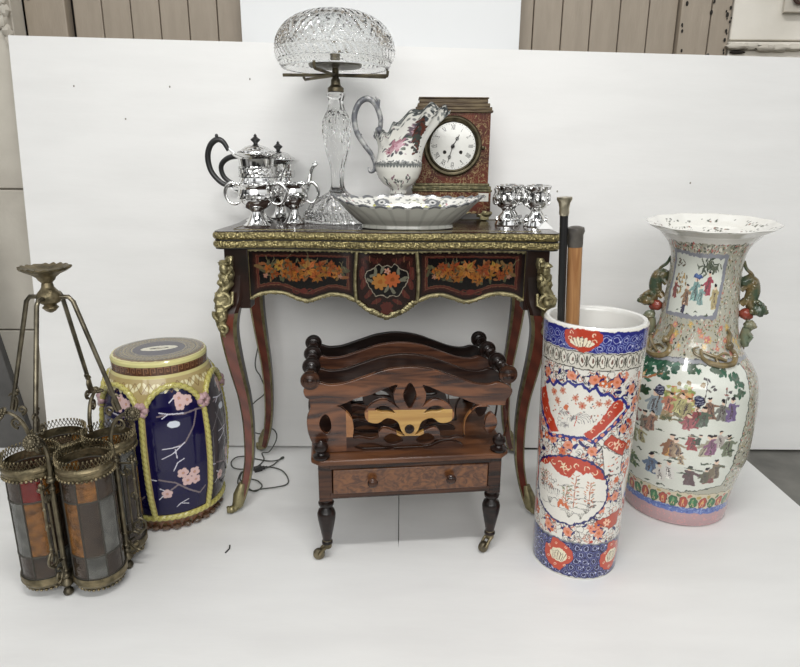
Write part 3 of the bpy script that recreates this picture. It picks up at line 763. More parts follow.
def medal(dx):
    o = [(-67, 245), (-66, 271), (-54, 296), (-38, 316), (-16, 330), (7, 325), (25, 299), (34, 258), (33, 214), (21, 181), (-2, 152), (-29, 150), (-54, 173), (-65, 210)]
    o = spline2(o, 5, True); o = [(x + dx, y / 1000) for x, y in o]
    cv.poly(o, WH); cv.setclip(o)
    top = [(-70, 262), (-58, 282), (-50, 280), (-42, 296), (-34, 284), (-26, 276), (-14, 274), (-6, 296), (2, 288), (10, 296), (18, 280), (30, 276), (36, 284), (36, 340), (-70, 340)]
    cv.poly([(x + dx, y / 1000) for x, y in top], RD)
    for (a, b) in [(-50, 290), (-36, 302), (-26, 306), (-16, 302), (-6, 308), (6, 304), (16, 296), (-18, 288), (-58, 274)]:
        cv.ring(dx + a, b / 1000, .006, .0018, srgb(236, 214, 180), 9, a, a + 4)
    for k in range(5): cv.leaf(dx - 22 + 2 * cos(k * 1.26), .300 + .006 * sin(k * 1.26), .005, srgb(225, 205, 170), k * 1.26)
    g = srgb(105, 103, 100); br = srgb(175, 110, 80)
    for k in range(12):
        y = R.uniform(.17, .27); x = R.uniform(-62, 10); cv.line([(dx + x, y), (dx + x + 12, y + .003), (dx + x + 24, y - .001)], .0012, g)
    for (a, b0, b1) in [(-6, 200, 284), (12, 220, 270), (-16, 210, 250), (-50, 235, 268)]:
        cv.line([(dx + a, b0 / 1000), (dx + a + 1, b1 / 1000)], .0022, br)
        for t in np.linspace(0, 1, 9):
            for s_ in (-1, 1): cv.leaf(dx + a + s_ * R.uniform(2, 5), (b0 + (b1 - b0) * t) / 1000, .0042, R.choice([br, g, srgb(130, 135, 105), srgb(195, 140, 110)]), s_ * .5)
    for k in range(40): cv.ring(dx + R.uniform(-60, -28), R.uniform(.225, .268), .005, .0012, R.choice([g, INK, br]), 8, R.random() * 6, R.random() * 6 + 4)
    for k in range(12): cv.line([(dx - 58 + k * 3, .215), (dx - 58 + k * 3 + .4, .232)], .0013, INK)
    cv.line([(dx - 60, .232), (dx - 24, .232)], .0016, INK)
    for (a, b) in [(-24, 196), (-20, 202), (-14, 198)]: cv.disc(dx + a, b / 1000, .010, .0045, ORG, .3 + a)
    for (a, b) in [(-38, 196), (10, 192), (4, 178), (-10, 175)]:
        for k in range(6): cv.line([(dx + a, b / 1000 - .008), (dx + a + (k - 2.5) * 2.2, b / 1000 + .008)], .0013, srgb(120, 118, 110))
    for k in range(18): cv.disc(dx + 16 + R.uniform(-5, 5), .214 + R.uniform(-.012, .012), .003, .002, R.choice([br, g]))
    cv.setclip()
    n_ = len(o)
    cv.line(o + o[:1], .0042, BL2)
    for k in range(0, n_, 2): cv.disc(o[k][0], o[k][1], .0042, .0038, BL2)
medal(0); medal(178); 
for dx in (88, -94):
    cv.disc(dx, .25, .055, .075, srgb(196, 92, 70)); cv.disc(dx, .25, .048, .066, WH)
    for k in range(60): cv.ring(dx + R.uniform(-18, 18), .25 + R.uniform(-.05, .05), .005, .0013, R.choice([INK, RD, PK]), 8)
def rect(pts, c, b=None):
    p = [(x, y / 1000) for x, y in pts]; cv.poly(p, c)
    if b: cv.line(p + p[:1], .002, b)
rect([(20, 366), (52, 330), (52, 285), (28, 290)], WH, INK)
for k in range(14): cv.disc(R.uniform(30, 48), R.uniform(.295, .345), .003, .002, R.choice([RD, PK, INK]))
rect([(22, 371), (30, 393), (58, 361), (51, 331)], RD, srgb(110, 50, 40)); cv.flower(40, .364, .012, srgb(236, 200, 170), RD, 5); 
for s_ in (-1, 1): cv.ring(40 + 9 * s_, .364 - s_ * .006, .005, .0016, srgb(236, 200, 170))
rect([(23, 166), (62, 186), (59, 144), (44, 138)], srgb(180, 74, 52), srgb(110, 50, 40)); cv.flower(40, .158, .012, srgb(236, 190, 160), RD, 6)
rect([(58, 250), (72, 290), (78, 230), (66, 200)], WH, INK)
rect([(-88, 380), (-68, 400), (-66, 350), (-84, 340)], RD, INK); rect([(-80, 130), (-70, 180), (-62, 160), (-70, 128)], RD, INK)
# pierced-look ring band
cv.band(.551, .589, srgb(206, 202, 190))
x = -180
while x < 180:
    cv.disc(x, .570, .0075, .0155, srgb(96, 92, 82)); cv.disc(x, .570, .0055, .013, srgb(222, 218, 206)); cv.disc(x + .5, .570, .0022, .006, srgb(110, 84, 74))
    cv.disc(x + 5.3, .570, .0022, .0125, srgb(78, 74, 66)); x += 10.6
cv.band(.549, .5515, srgb(70, 66, 60)); cv.band(.587, .5895, srgb(90, 86, 80))
# blue bands
def bband(y0, y1, c):
    cv.band(y0, y1, c)
bband(.590, .640, BL)
scrolls(.594, .638, -180, 180, 11, R)
cv.band(.640, .645, WH)
for dx in (-16, 104, -136):
    p = [(-32, 620), (-31, 634), (-20, 640), (0, 641), (8, 634), (9, 622), (4, 606), (-9, 589), (-22, 596), (-30, 606)] if dx == -16 else [(-16, 620), (-13, 636), (0, 641), (14, 636), (17, 620), (12, 600), (0, 589), (-12, 598)]
    ox = 0 if dx == -16 else dx; xc = ox + (-12 if ox == 0 else 0)
    p = spline2([(x + ox, y / 1000) for x, y in p], 4, True); cv.poly(p, RD)
    for k in range(7): cv.leaf(xc + (k - 3) * 3.0, .611 + .003 * cos(k - 3), .0105, srgb(232, 222, 196), PI / 2 - (k - 3) * .33)
    for k in range(6): cv.line([(xc + (k - 2.5) * 2.6, .602), (xc + (k - 2.5) * 4.2, .619)], .0012, srgb(120, 90, 76))
    cv.ring(xc, .618, .004, .0014, INK)
    for s_ in (-1, 1): cv.ring(xc + s_ * 13, .616, .004, .002, srgb(232, 205, 170), 8, 0, 4); cv.ring(xc + s_ * 12, .630, .0035, .0016, srgb(236, 205, 176), 8, 0, 4)
cv.band(.099, .103, srgb(120, 124, 130)); bband(.004, .099, srgb(24, 24, 70))
scrolls(.006, .092, -180, 180, 11.5, R, srgb(92, 98, 152))
for dx in (-20, 57, 134, -97):
    p = [(-21, 42), (-20, 70), (-12, 78), (-10, 98), (0, 99), (8, 92), (18, 78), (20, 52), (12, 36), (4, 16), (-6, 16), (-14, 26)]
    p = spline2([(x + dx, y / 1000) for x, y in p], 3, True); cv.poly(p, srgb(186, 70, 46)); cv.line(p + p[:1], .0015, BL2)
    cv.disc(dx, .056, .024, .0185, srgb(226, 218, 190))
    for k in range(7): cv.line([(dx + (k - 3) * 2, .042), (dx + (k - 3) * 3.4, .066)], .0016, srgb(110, 84, 70))
    cv.ring(dx, .058, .009, .0016, INK, 12, .2, 2.9)
    for k in range(7): cv.ring(dx + 15 * cos(k * .9), .057 + .032 * sin(k * .9), .003, .0014, srgb(236, 200, 170))
cv.band(0, .0045, srgb(200, 198, 190))
R = random.Random(2)
cv.warp(2.2, 2.2, 7)
lathe_cv('painted_body', cv, [(0, .104), (.004, .106), (.3, .1115), (.64, .1195), (.643, .119), (.645, .117)], PORC, um)
m = M().lathe([(.117, .645), (.115, .6475), (.109, .6475), (.106, .645), (.104, .635), (.098, .3), (.094, .02), (.001, .02)], 64, capb=False, capt=False)
m.lathe([(.104, 0), (.09, .0), (.001, .004)], 64, capb=False, capt=False)
m.build('white_lining', PLAIN, um)
# the two canes
def cane(lab, tip, top, parts):
    d = (Vector(top) - Vector(tip)); L_ = d.length
    o = empty('walking_stick', tip); o.rotation_mode = 'QUATERNION'; o.rotation_quaternion = Vector((0, 0, 1)).rotation_difference(d.normalized())
    tag(o, lab, 'walking stick')
    for nm, prof, mt in parts(L_): M().lathe(prof, 24).build(nm, mt, o)
    return o
BRW = wood('honey_coloured_wood', (.42, .22, .09), (.28, .13, .05), .35, (14, 14, 2), 3)
BUCK = pm('dark_horn', (.055, .05, .046), .4, col2=(.10, .09, .075), vscale=30, bump=.3, bscale=60)
BRN = pm('dull_brass_knob', (.62, .56, .42), .3, .9, col2=(.42, .38, .28), vscale=40)
# tips rest inside on the bottom of the stand
cane('slim black walking stick with a small flared brass knob, standing in the porcelain umbrella stand', (.412, 1.43, .021), (.3665, 1.420, .922),
     lambda L_: [('shaft', [(.0055, 0), (.0075, L_ * .3), (.0095, L_ - .04)], EBONY), ('knob', [(.0098, L_ - .042), (.0115, L_ - .036), (.011, L_ - .026), (.013, L_ - .014), (.0175, L_ - .006), (.017, L_ - .001), (.008, L_)], BRN)])
cane('stout honey brown walking stick with a dark horn grip, standing in the porcelain umbrella stand', (.443, 1.450, .021), (.3985, 1.425, .856),
     lambda L_: [('shaft', [(.009, 0), (.012, L_ * .3), (.0165, L_ * .75), (.0165, L_ - .046)], BRW), ('grip', [(.0168, L_ - .047), (.0175, L_ - .040), (.0175, L_ - .02), (.0205, L_ - .012), (.019, L_ - .003), (.010, L_)], BUCK)])

# ------------------------------------------------------------------ tall famille rose style vase
vx, vy = .838, 1.69
vs = empty('floor_vase', (vx, vy, 0), -math.atan2(vx, vy))
tag(vs, 'very tall baluster porcelain floor vase with flared scalloped rim, lion handles and painted court scene', 'vase')
VP = [(0, .136), (.004, .143), (.03, .147), (.045, .145), (.055, .145), (.12, .158), (.2, .177), (.28, .181), (.34, .180), (.40, .175), (.43, .167), (.455, .154), (.48, .136), (.50, .122), (.525, .111), (.56, .103), (.627, .096), (.70, .091), (.74, .091), (.764, .094), (.785, .102), (.80, .114), (.815, .129), (.826, .149), (.832, .160), (.836, .165)]
_z = np.array([p[0] for p in VP]); _r = np.array([p[1] for p in VP])
zz_ = np.linspace(0, .836, 400); rr_ = np.interp(zz_, _z, _r)
kk = np.ones(9) / 9; rs_ = np.convolve(np.pad(rr_, 4, 'edge'), kk, 'valid'); rs_[-12:] = rr_[-12:]; rs_[:4] = rr_[:4]
VPs = list(zip(zz_, rs_))
VW = srgb(216, 219, 209)
cv = Cv(-180, 180 - 360 / 860, 0, .836, 860, 640, srgb(178, 176, 160)); cv.k = 360 / (2 * PI * .155)
R = random.Random(21)
GR, GR2, GRY = srgb(58, 96, 74), srgb(96, 128, 92), srgb(150, 152, 156)
# decorated ground: small blossoms, leaves
for k in range(5200):
    x, y = R.uniform(-180, 180), R.uniform(.44, .82)
    if y < .60 and k % 2 == 0: pass
    cv.disc(x, y, R.uniform(.0018, .0042), R.uniform(.0014, .0026), R.choice([srgb(96, 108, 84), srgb(150, 140, 92), srgb(190, 130, 120), srgb(120, 100, 84), srgb(216, 212, 196), srgb(64, 66, 60), srgb(170, 160, 130), srgb(150, 158, 150)]), R.uniform(0, 3))
for k in range(4200):
    x, y = R.uniform(48, 136), R.uniform(.07, .5)
    x = x if k % 2 else (-x - 6)
    cv.disc(x, y, R.uniform(.0018, .004), R.uniform(.0014, .0024), R.choice([srgb(96, 108, 84), srgb(84, 84, 80), srgb(150, 140, 92), srgb(190, 130, 120), srgb(226, 222, 206), srgb(170, 160, 130)]), R.uniform(0, 3))
for k in range(60): cv.flower(R.uniform(-180, 180), R.uniform(.50, .585), R.uniform(.008, .012), R.choice([srgb(205, 140, 128), srgb(190, 120, 110), srgb(196, 170, 110)]), srgb(226, 190, 120), 6)
# neck white ring and floral band
cv.band(.796, .836, srgb(232, 231, 224))
for k in range(420):
    x = R.uniform(-180, 180); cv.disc(x, R.uniform(.772, .796), R.uniform(.002, .0045), .0022, R.choice([srgb(84, 84, 78), srgb(96, 108, 84), srgb(188, 110, 100), srgb(226, 222, 206)]), R.uniform(0, 3))
def person(x, y, h, robe, hair=srgb(44, 40, 44), lean=0, robe2=None):
    h *= 1.16; g_ = sum(robe) / 3; robe = tuple(c * .62 + g_ * .30 for c in robe); lean = lean or R.uniform(-.006, .006)
    k = cv.k; w_ = h * .24
    cv.poly([(x - w_ * k * .9, y), (x + w_ * k * .9, y), (x + (w_ * .55 + lean) * k, y + h * .72), (x - (w_ * .55 - lean) * k, y + h * .72)], robe)
    cv.poly([(x - w_ * k * .5, y), (x + w_ * k * .1, y), (x + lean * k, y + h * .6)], robe2 or tuple(min(1, c * 1.35 + .02) for c in robe))
    for s_ in (-1, 1): cv.line([(x + lean * k, y + h * .66), (x + s_ * w_ * 1.1 * k, y + h * (.46 + .1 * s_))], h * .11, robe)
    for q in range(7): cv.line([(x + R.uniform(-w_, w_) * .6 * k, y + h * .05), (x + lean * k * .8 + R.uniform(-w_, w_) * .3 * k, y + h * .62)], .0009, srgb(90, 80, 80))
    cv.disc(x + lean * k, y + h * .82, h * .085, h * .10, srgb(226, 198, 176)); cv.disc(x + lean * k, y + h * .91, h * .09, h * .055, hair)
def tuft(x, y, w_=.012): cv.disc(x, y, w_, .0016, srgb(74, 84, 72), .05); cv.disc(x, y + .002, w_ * .5, .0018, srgb(88, 98, 80), .2)
def scene_panel(c0):
    o = [(-78, 469), (-50, 472), (-15, 477), (11, 480), (40, 482), (58, 480), (60, 461), (58, 400), (55, 330), (50, 240), (45, 140), (21, 124), (-7, 106), (-56, 80), (-80, 70), (-84, 200), (-84, 400)]
    o = [(x + c0, y / 1000) for x, y in o]
    cv.poly(o, VW); cv.line(o + o[:1], .003, srgb(84, 92, 84)); cv.setclip(o)
    # pine canopy
    for k in range(110):
        x = R.uniform(-86, -14); y = .476 - abs(R.gauss(0, 1)) * .018 * (1 + (-x - 14) / 50); cv.disc(c0 + x, y, .011, .0055, R.choice([GR, srgb(48, 84, 66), srgb(72, 112, 90), srgb(48, 84, 66)]), R.uniform(-.6, .6))
    for (x, y) in [(-42, .392), (-36, .388), (-46, .38), (-56, .40), (-62, .41)]:
        for k in range(6): cv.disc(c0 + x + R.uniform(-3, 3), y + R.uniform(-.008, .008), .010, .005, R.choice([srgb(50, 70, 50), GR]), R.uniform(-1, 1))
    cv.line([(c0 - 70, .405), (c0 - 52, .415), (c0 - 38, .425), (c0 - 30, .440), (c0 - 22, .447)], .006, srgb(170, 116, 80)); cv.line([(c0 - 46, .418), (c0 - 44, .440)], .004, srgb(150, 100, 70)); cv.disc(c0 - 45, .430, .005, .005, srgb(226, 200, 150))
    for (x, y, n_) in [(-1, .474, 16), (3, .468, 8), (24, .473, 16), (30, .466, 12), (42, .452, 14), (46, .435, 12), (48, .415, 8), (44, .402, 5), (-26, .450, 9)]:
        for k in range(n_): cv.disc(c0 + x + R.uniform(-5, 5), y + R.uniform(-.009, .006), .0062, .0042, R.choice([srgb(70, 88, 70), srgb(90, 104, 88), GR]), R.uniform(0, 3))
    # mound of greenery with figures and fans
    for k in range(150):
        a, b = R.gauss(-6, 7.5), R.gauss(.386, .020); cv.disc(c0 + a, b, .0065, .0042, R.choice([srgb(168, 174, 110), srgb(132, 146, 92), srgb(196, 194, 130), srgb(150, 130, 96), srgb(206, 170, 120), srgb(190, 120, 90)]), R.uniform(0, 3))
    for k in range(90):
        a, b = R.uniform(-26, 12), R.uniform(.325, .350); cv.disc(c0 + a, b, .007, .0035, R.choice([srgb(128, 122, 96), srgb(150, 140, 110), srgb(100, 106, 84), srgb(170, 150, 120), VW]), R.uniform(-.5, .5))
    person(c0 - 24, .333, .060, srgb(140, 164, 170)); person(c0 - 28, .338, .055, srgb(150, 170, 180)); person(c0 - 14, .350, .05, srgb(206, 120, 84)); person(c0 - 6, .352, .05, srgb(196, 190, 110)); person(c0 + 0, .346, .048, srgb(170, 160, 100))
    person(c0 + 7, .316, .056, srgb(168, 66, 74), lean=.006); person(c0 + 2, .310, .04, srgb(176, 76, 84)); person(c0 + 20, .345, .055, srgb(150, 110, 84)); person(c0 + 38, .340, .058, srgb(122, 96, 152)); person(c0 + 29, .342, .05, srgb(130, 130, 120))
    person(c0 + 14, .322, .05, srgb(96, 116, 96))
    for (x, y) in [(-23, .401), (10, .393)]:
        cv.line([(c0 + x, y - .01), (c0 + x - 1, y - .05)], .0022, srgb(90, 70, 60)); cv.disc(c0 + x, y, .0125, .0150, srgb(52, 54, 78))
        for q in range(4): cv.line([(c0 + x - 3.2, y - .009 + q * .006), (c0 + x + 3.2, y - .007 + q * .006)], .0016, srgb(150, 152, 170))
    cv.line([(c0 + 14, .39), (c0 + 15, .450)], .0022, srgb(80, 74, 74))
    for (x, y) in [(13, .447), (17, .445), (20, .432), (17, .420), (22, .424), (33, .425), (36, .418), (32, .41), (34, .40)]: cv.disc(c0 + x, y, .0055, .003, R.choice([srgb(84, 80, 82), srgb(150, 90, 80), srgb(100, 96, 90)]), R.uniform(0, 3))
    cv.line([(c0 + 33, .425), (c0 + 31, .360)], .002, srgb(70, 70, 66))
    # middle row
    person(c0 - 44, .295, .052, srgb(150, 70, 66)); person(c0 - 32, .278, .050, srgb(140, 130, 110)); person(c0 - 28, .285, .05, srgb(170, 120, 90))
    person(c0 - 9, .222, .062, srgb(160, 106, 66), robe2=srgb(196, 150, 96)); person(c0 - 2, .225, .05, srgb(170, 140, 100)); person(c0 + 9, .252, .044, srgb(176, 56, 62)); person(c0 + 20, .238, .056, srgb(170, 160, 130)); person(c0 + 24, .245, .052, srgb(150, 84, 130)); person(c0 + 32, .262, .046, srgb(190, 180, 170))
    person(c0 + 12, .268, .03, srgb(60, 90, 70)); person(c0 + 2, .205, .032, srgb(196, 170, 120)); person(c0 + 40, .235, .06, srgb(130, 140, 110)); person(c0 - 44, .232, .05, srgb(150, 160, 110)); person(c0 - 34, .240, .04, srgb(176, 170, 110))
    # lower row
    person(c0 - 24, .152, .060, srgb(96, 124, 160), robe2=srgb(130, 160, 190)); person(c0 - 14, .138, .052, srgb(224, 220, 208), robe2=srgb(236, 234, 226)); person(c0 - 6, .150, .055, srgb(228, 226, 216)); person(c0 + 12, .140, .058, srgb(112, 84, 88)); person(c0 + 28, .150, .060, srgb(160, 90, 84)); person(c0 + 24, .152, .046, srgb(110, 110, 84)); person(c0 + 33, .168, .055, srgb(136, 120, 90))
    for k in range(30): cv.disc(c0 + R.gauss(-46, 4), R.gauss(.168, .014), .008, .004, R.choice([srgb(70, 96, 66), srgb(110, 130, 84)]), R.uniform(0, 3))
    cv.line([(c0 - 46, .300), (c0 - 50, .36)], .003, srgb(130, 110, 70))
    for k in range(24): cv.disc(c0 - 47 + R.uniform(-5, 5), .345 + R.uniform(-.02, .02), .006, .0025, R.choice([srgb(150, 140, 96), srgb(110, 120, 90)]), R.choice([.5, -.5]))
    for (x, y) in [(-36, .215), (-20, .221), (-4, .218), (10, .196), (18, .192), (-42, .285), (-18, .290), (1, .282), (38, .205), (43, .25), (4, .176), (-28, .122), (-14, .122), (-4, .116), (14, .120), (30, .128), (-50, .118), (22, .216), (-8, .210), (40, .29), (8, .292)]: tuft(c0 + x, y)
    cv.setclip()
scene_panel(0); scene_panel(180)
# shoulder line
def sag(pts, w_, c):
    cv.line([(x, y / 1000) for x, y in pts], w_, c)
sag([(-84, 474), (-50, 477), (-15, 484), (11, 487), (60, 489)], .010, GRY); sag([(-84, 478), (-50, 482), (-15, 489), (11, 492), (60, 494)], .002, srgb(96, 96, 100))
sag([(180, 487), (100, 490), (60, 489)], .008, GRY); sag([(-180, 484), (-84, 474)], .008, GRY)
# neck panel
for c0 in (-14, 166):
    o = [(c0 - 42, .776), (c0, .768), (c0 + 46, .768), (c0 + 46, .70), (c0 + 41, .62), (c0 + 38, .596), (c0, .592), (c0 - 44, .592), (c0 - 47, .65)]
    cv.poly(o, srgb(140, 142, 150)); i_ = [(c0 + (x - c0) * .88, .680 + (y - .680) * .88) for x, y in o]; cv.poly(i_, VW); cv.setclip(i_)
    for k in range(44):
        cv.disc(c0 + R.gauss(20, 8), R.gauss(.735, .012), .010, .0026, R.choice([srgb(84, 92, 80), srgb(110, 116, 100)]), R.uniform(-1.5, 1.5))
    for k in range(10): cv.disc(c0 - 26 + R.uniform(-6, 6), .74 + R.uniform(-.01, .01), .007, .002, srgb(110, 100, 84), R.uniform(-1, 1))
    for k in range(40): cv.disc(c0 - 22 + R.uniform(-10, 12), R.uniform(.655, .71), .006, .003, R.choice([srgb(150, 130, 90), srgb(120, 110, 90), srgb(190, 160, 110), VW]), R.uniform(0, 3))
    person(c0 + 21, .660, .058, srgb(186, 60, 84)); person(c0 + 2, .640, .062, srgb(120, 170, 166), robe2=srgb(160, 200, 190)); person(c0 + 12, .632, .05, srgb(130, 176, 170)); person(c0 - 10, .625, .055, srgb(170, 130, 90)); person(c0 - 31, .640, .05, srgb(170, 84, 74)); person(c0 + 34, .625, .06, srgb(196, 176, 110)); person(c0 - 12, .604, .03, srgb(70, 74, 110))
    cv.disc(c0 + 5, .706, .021, .006, srgb(74, 92, 140)); cv.disc(c0 + 5, .709, .012, .005, srgb(96, 120, 170)); cv.line([(c0 + 5, .70), (c0 + 5, .65)], .0016, INK)
    for (x, y) in [(-20, .612), (8, .612), (24, .606), (-4, .603)]: tuft(c0 + x, y, .008)
    cv.setclip()
# foot bands
def lowz(x): return .052 + .0
cv.band(.0, .060, srgb(178, 148, 150)); cv.band(.044, .062, srgb(96, 116, 176)); cv.band(.062, .112, srgb(206, 196, 170))
for k in range(420): cv.disc(R.uniform(-180, 180), R.uniform(.046, .061), .0025, .0014, R.choice([srgb(150, 166, 206), srgb(70, 86, 150)]))
x = -180; k = 0
while x < 180:
    c1 = srgb(176, 84, 70) if k % 2 else srgb(66, 118, 82)
    cv.disc(x, .080, .0125, .019, srgb(70, 60, 56)); cv.disc(x, .080, .0112, .0175, c1)
    cv.line([(x - 1.3, .068), (x, .090), (x + 1.3, .068)], .0018, srgb(220, 190, 150)); cv.disc(x, .082, .0035, .006, srgb(216, 170, 110) if k % 2 else srgb(120, 160, 110))
    cv.disc(x + 5, .101, .006, .005, R.choice([srgb(190, 110, 96), srgb(96, 120, 84), srgb(180, 160, 100)])); x += 10; k += 1
cv.band(.110, .1125, srgb(84, 92, 80))
for k in range(200): cv.disc(R.uniform(-180, 180), R.uniform(.004, .04), .004, .0016, srgb(200, 150, 150), R.uniform(0, 3))
def scal(r, Z, A):
    t = np.clip((Z - .80) / .036, 0, 1)
    return r * (1 + .022 * t * np.cos(A * 12 + .4))
cv.warp(2.6, 2.6, 6, 3)
ob = lathe_cv('painted_body', cv, VPs, PORC, vs, scal)
for _v in ob.data.vertices:
    _t = min(max((_v.co.z - .77) / .066, 0), 1) ** 2
    if _t: _v.co.z += _t * (.012 * _v.co.y / .165 + .006)
# scalloped rim and the inside of the mouth
cw = Cv(-180, 180 - 360 / 300, 0, 1, 300, 60, srgb(232, 231, 225)); 
for k in range(520):
    a = R.uniform(-180, 180)
    if abs(((a + 4) % 45) - 22) < 6: continue
    cw.a[int(R.uniform(8, 30)), int((a + 180) / 360 * 299)] = srgb(70, 74, 66)
for k in range(300):
    a = R.uniform(-180, 180); j = int(R.uniform(10, 30)); i = int((a + 180) / 360 * 297)
    if abs(((a + 4) % 45) - 22) < 6: continue
    cw.a[j:j + 2, i:i + 2] = R.choice([srgb(90, 96, 84), srgb(150, 120, 110), srgb(120, 120, 110)])
A = np.radians(cw.X)[None, :]; t = np.linspace(0, 1, 60)[:, None]
rp = np.interp(t, [0, .02, .06, .45, .6, 1], [.1648, .1662, .163, .098, .083, .075]); zp = np.interp(t, [0, .02, .06, .45, .6, 1], [.836, .8375, .8385, .800, .76, .45])
lift = np.clip(1 - t / .3, 0, 1)
rp = rp * (1 + .022 * lift * np.cos(A * 12 + .4)); zp = zp + lift * (-.012 * np.cos(A) * rp / .165 + .006)
P = np.stack([rp * np.sin(A), -rp * np.cos(A), zp + 0 * A], -1)
big_grid('mouth', P, cw, PORC, vs, True)
# lion handles on the neck, pairs of dragons on the shoulder
BRZ = pm('green_gold_glaze', (.20, .135, .05), .22, col2=(.06, .09, .055), vscale=26, coat=.4, lo=.4, hi=.6)
GRN = pm('green_red_glaze', (.10, .17, .13), .25, col2=(.30, .10, .06), vscale=22, coat=.4, lo=.5, hi=.6)
for s_ in (-1, 1):
    m = M(); X = lambda a: s_ * a
    m.tube(spline([(X(.090), -.004, .745), (X(.098), -.004, .725), (X(.112), -.004, .712), (X(.118), -.004, .700), (X(.116), -.004, .690)], 4), [.004, .0045, .004, .005], 8)   # tail
    m.tube(spline([(X(.100), -.004, .700), (X(.116), -.004, .690), (X(.122), -.004, .665), (X(.120), -.004, .640), (X(.130), -.006, .622)], 4), [.011, .017, .018, .017, .013], 12)
    m.ball((X(.106), -.006, .690), .018, (1, 1, 1.1), 10, .3, 2)
    for q in range(14): m.ball((X(.132 + .015 * cos(q * 2.4)), -.012 + .010 * sin(q * 1.7), .626 + .014 * sin(q * 2.4)), .0068, (1, 1, 1), 6, .4, 3)
    for q in range(8): m.ball((X(.124 - .002 * q), -.018, .69 - .008 * q), .0058, (1, .8, 1), 6, .4, 3)
    m.ball((X(.140), -.008, .618), .0185, (1.1, 1, .95), 10, .35, 3); m.ball((X(.156), -.010, .613), .009, (1.1, 1, .8), 8, .3, 3)
    m.ball((X(.134), -.008, .634), .010, (1, 1, 1), 8, .5, 3); m.ball((X(.146), -.016, .630), .005, n=6); m.ball((X(.146), .002, .630), .005, n=6)
    for dy in (-.013, .011):
        m.tube([(X(.120), dy, .655), (X(.108), dy, .640), (X(.099), dy, .628)], [.009, .007, .008], 8); m.tube([(X(.112), dy, .690), (X(.100), dy, .676), (X(.092), dy, .668)], [.010, .008, .008], 8)
    m.build('large_lion', BRZ, vs)
    M().ball((X(.112), -.010, .604), .0155, (1, 1, 1), 10, .2, 3).ball((X(.122), -.006, .598), .010, (1, 1, 1), 8, .2, 3).build('red_ball', pm('iron_red_glaze', (.26, .05, .03), .25, coat=.4), vs)
    m = M()
    m.ball((X(.127), -.006, .573), .0135, (1.1, 1, 1), 10, .35, 3); m.ball((X(.138), -.007, .570), .007, (1.1, .9, .8), 7); m.ball((X(.121), -.006, .585), .006, n=6)
    m.tube(spline([(X(.122), -.005, .565), (X(.120), -.005, .545), (X(.122), -.005, .525), (X(.126), -.005, .512)], 4), [.011, .013, .012, .007], 10)
    for dy in (-.012, .010): m.tube([(X(.124), dy, .552), (X(.136), dy, .540), (X(.128), dy, .528)], [.006, .005, .006], 7)
    m.tube([(X(.120), -.005, .535), (X(.112), -.005, .53), (X(.106), -.005, .52)], .007, 8)
    m.build('small_lion', pm('pale_green_glaze', (.25, .22, .13), .25, col2=(.14, .18, .12), vscale=30, coat=.4), vs)
def surf(deg, z, off=.004):
    r_ = float(np.interp(z, zz_, rs_)) + off; a = math.radians(deg); return (r_ * sin(a), -r_ * cos(a), z)
DRG = pm('ochre_dragon_glaze', (.27, .20, .09), .2, col2=(.12, .095, .05), vscale=30, coat=.5)
for c0 in (-52, 30, 128, -142):
    m = M()
    for (pts, rad) in (([(-22, .520), (-20, .500), (-12, .488), (0, .482), (14, .484), (22, .496), (22, .512), (14, .522)], [.003, .005, .007, .008, .008, .007, .006, .004]),
                       ([(-22, .515), (-12, .507), (-2, .500), (8, .492)], [.003, .004, .005, .004]),
                       ([(14, .522), (16, .540), (18, .558), (14, .570)], [.005, .006, .005, .003]),
                       ([(0, .482), (-4, .498), (6, .510), (14, .505)], [.004, .003, .003, .002]),
                       ([(-20, .500), (-28, .506), (-30, .518), (-24, .524)], [.003, .003, .003, .002])):
        m.tube(spline([surf(c0 + a, b) for a, b in pts], 5), rad, 8)
    m.ball(surf(c0 + 15, .528, .008), .010, (1, 1, 1), 8, .4, 3)
    m.build('shoulder_dragon', DRG, vs)

# ------------------------------------------------------------------ blue majolica garden seat
gx, gy = -.667, 1.64
gs = empty('garden_seat', (gx, gy, 0), math.atan2(-gx, gy))
tag(gs, 'barrel shaped navy blue ceramic garden seat with yellow rope arches and pink blossom branches', 'garden seat')
NV = srgb(20, 16, 58); TN = srgb(176, 160, 112); BRO = srgb(112, 74, 50); YL = srgb(184, 176, 100)
cv = Cv(-180, 180 - 360 / 640, 0, .489, 640, 380, srgb(168, 150, 104)); cv.k = 360 / (2 * PI * .16)
R = random.Random(9)
cv.band(0, .035, srgb(116, 78, 56)); cv.band(.452, .489, srgb(84, 56, 40)); cv.band(.477, .489, srgb(206, 200, 140)); cv.band(.446, .454, srgb(196, 186, 130))
x = -180
while x < 180:   # key fret band on the rim
    cv.line([(x, .457), (x, .474), (x + 5, .474), (x + 5, .462), (x + 2.5, .462), (x + 2.5, .468)], .0024, srgb(136, 98, 70)); x += 8
for k in range(500): cv.disc(R.uniform(-180, 180), R.uniform(0, .04), .006, .003, R.choice([srgb(100, 64, 48), srgb(134, 94, 70), srgb(96, 84, 56)]), R.uniform(0, 3))
posts = [-82, -22, 38, 98, 158, 218]
blos, twig, ltw = srgb(206, 176, 172), srgb(120, 108, 112), srgb(206, 204, 216)
def arch(c0, w_=26):
    o = [(c0 - w_, .055), (c0 + w_, .055), (c0 + w_, .355)] + [(c0 + w_ * cos(a), .355 + .072 * sin(a)) for a in np.linspace(0, PI, 16)] + [(c0 - w_, .355)]
    return o
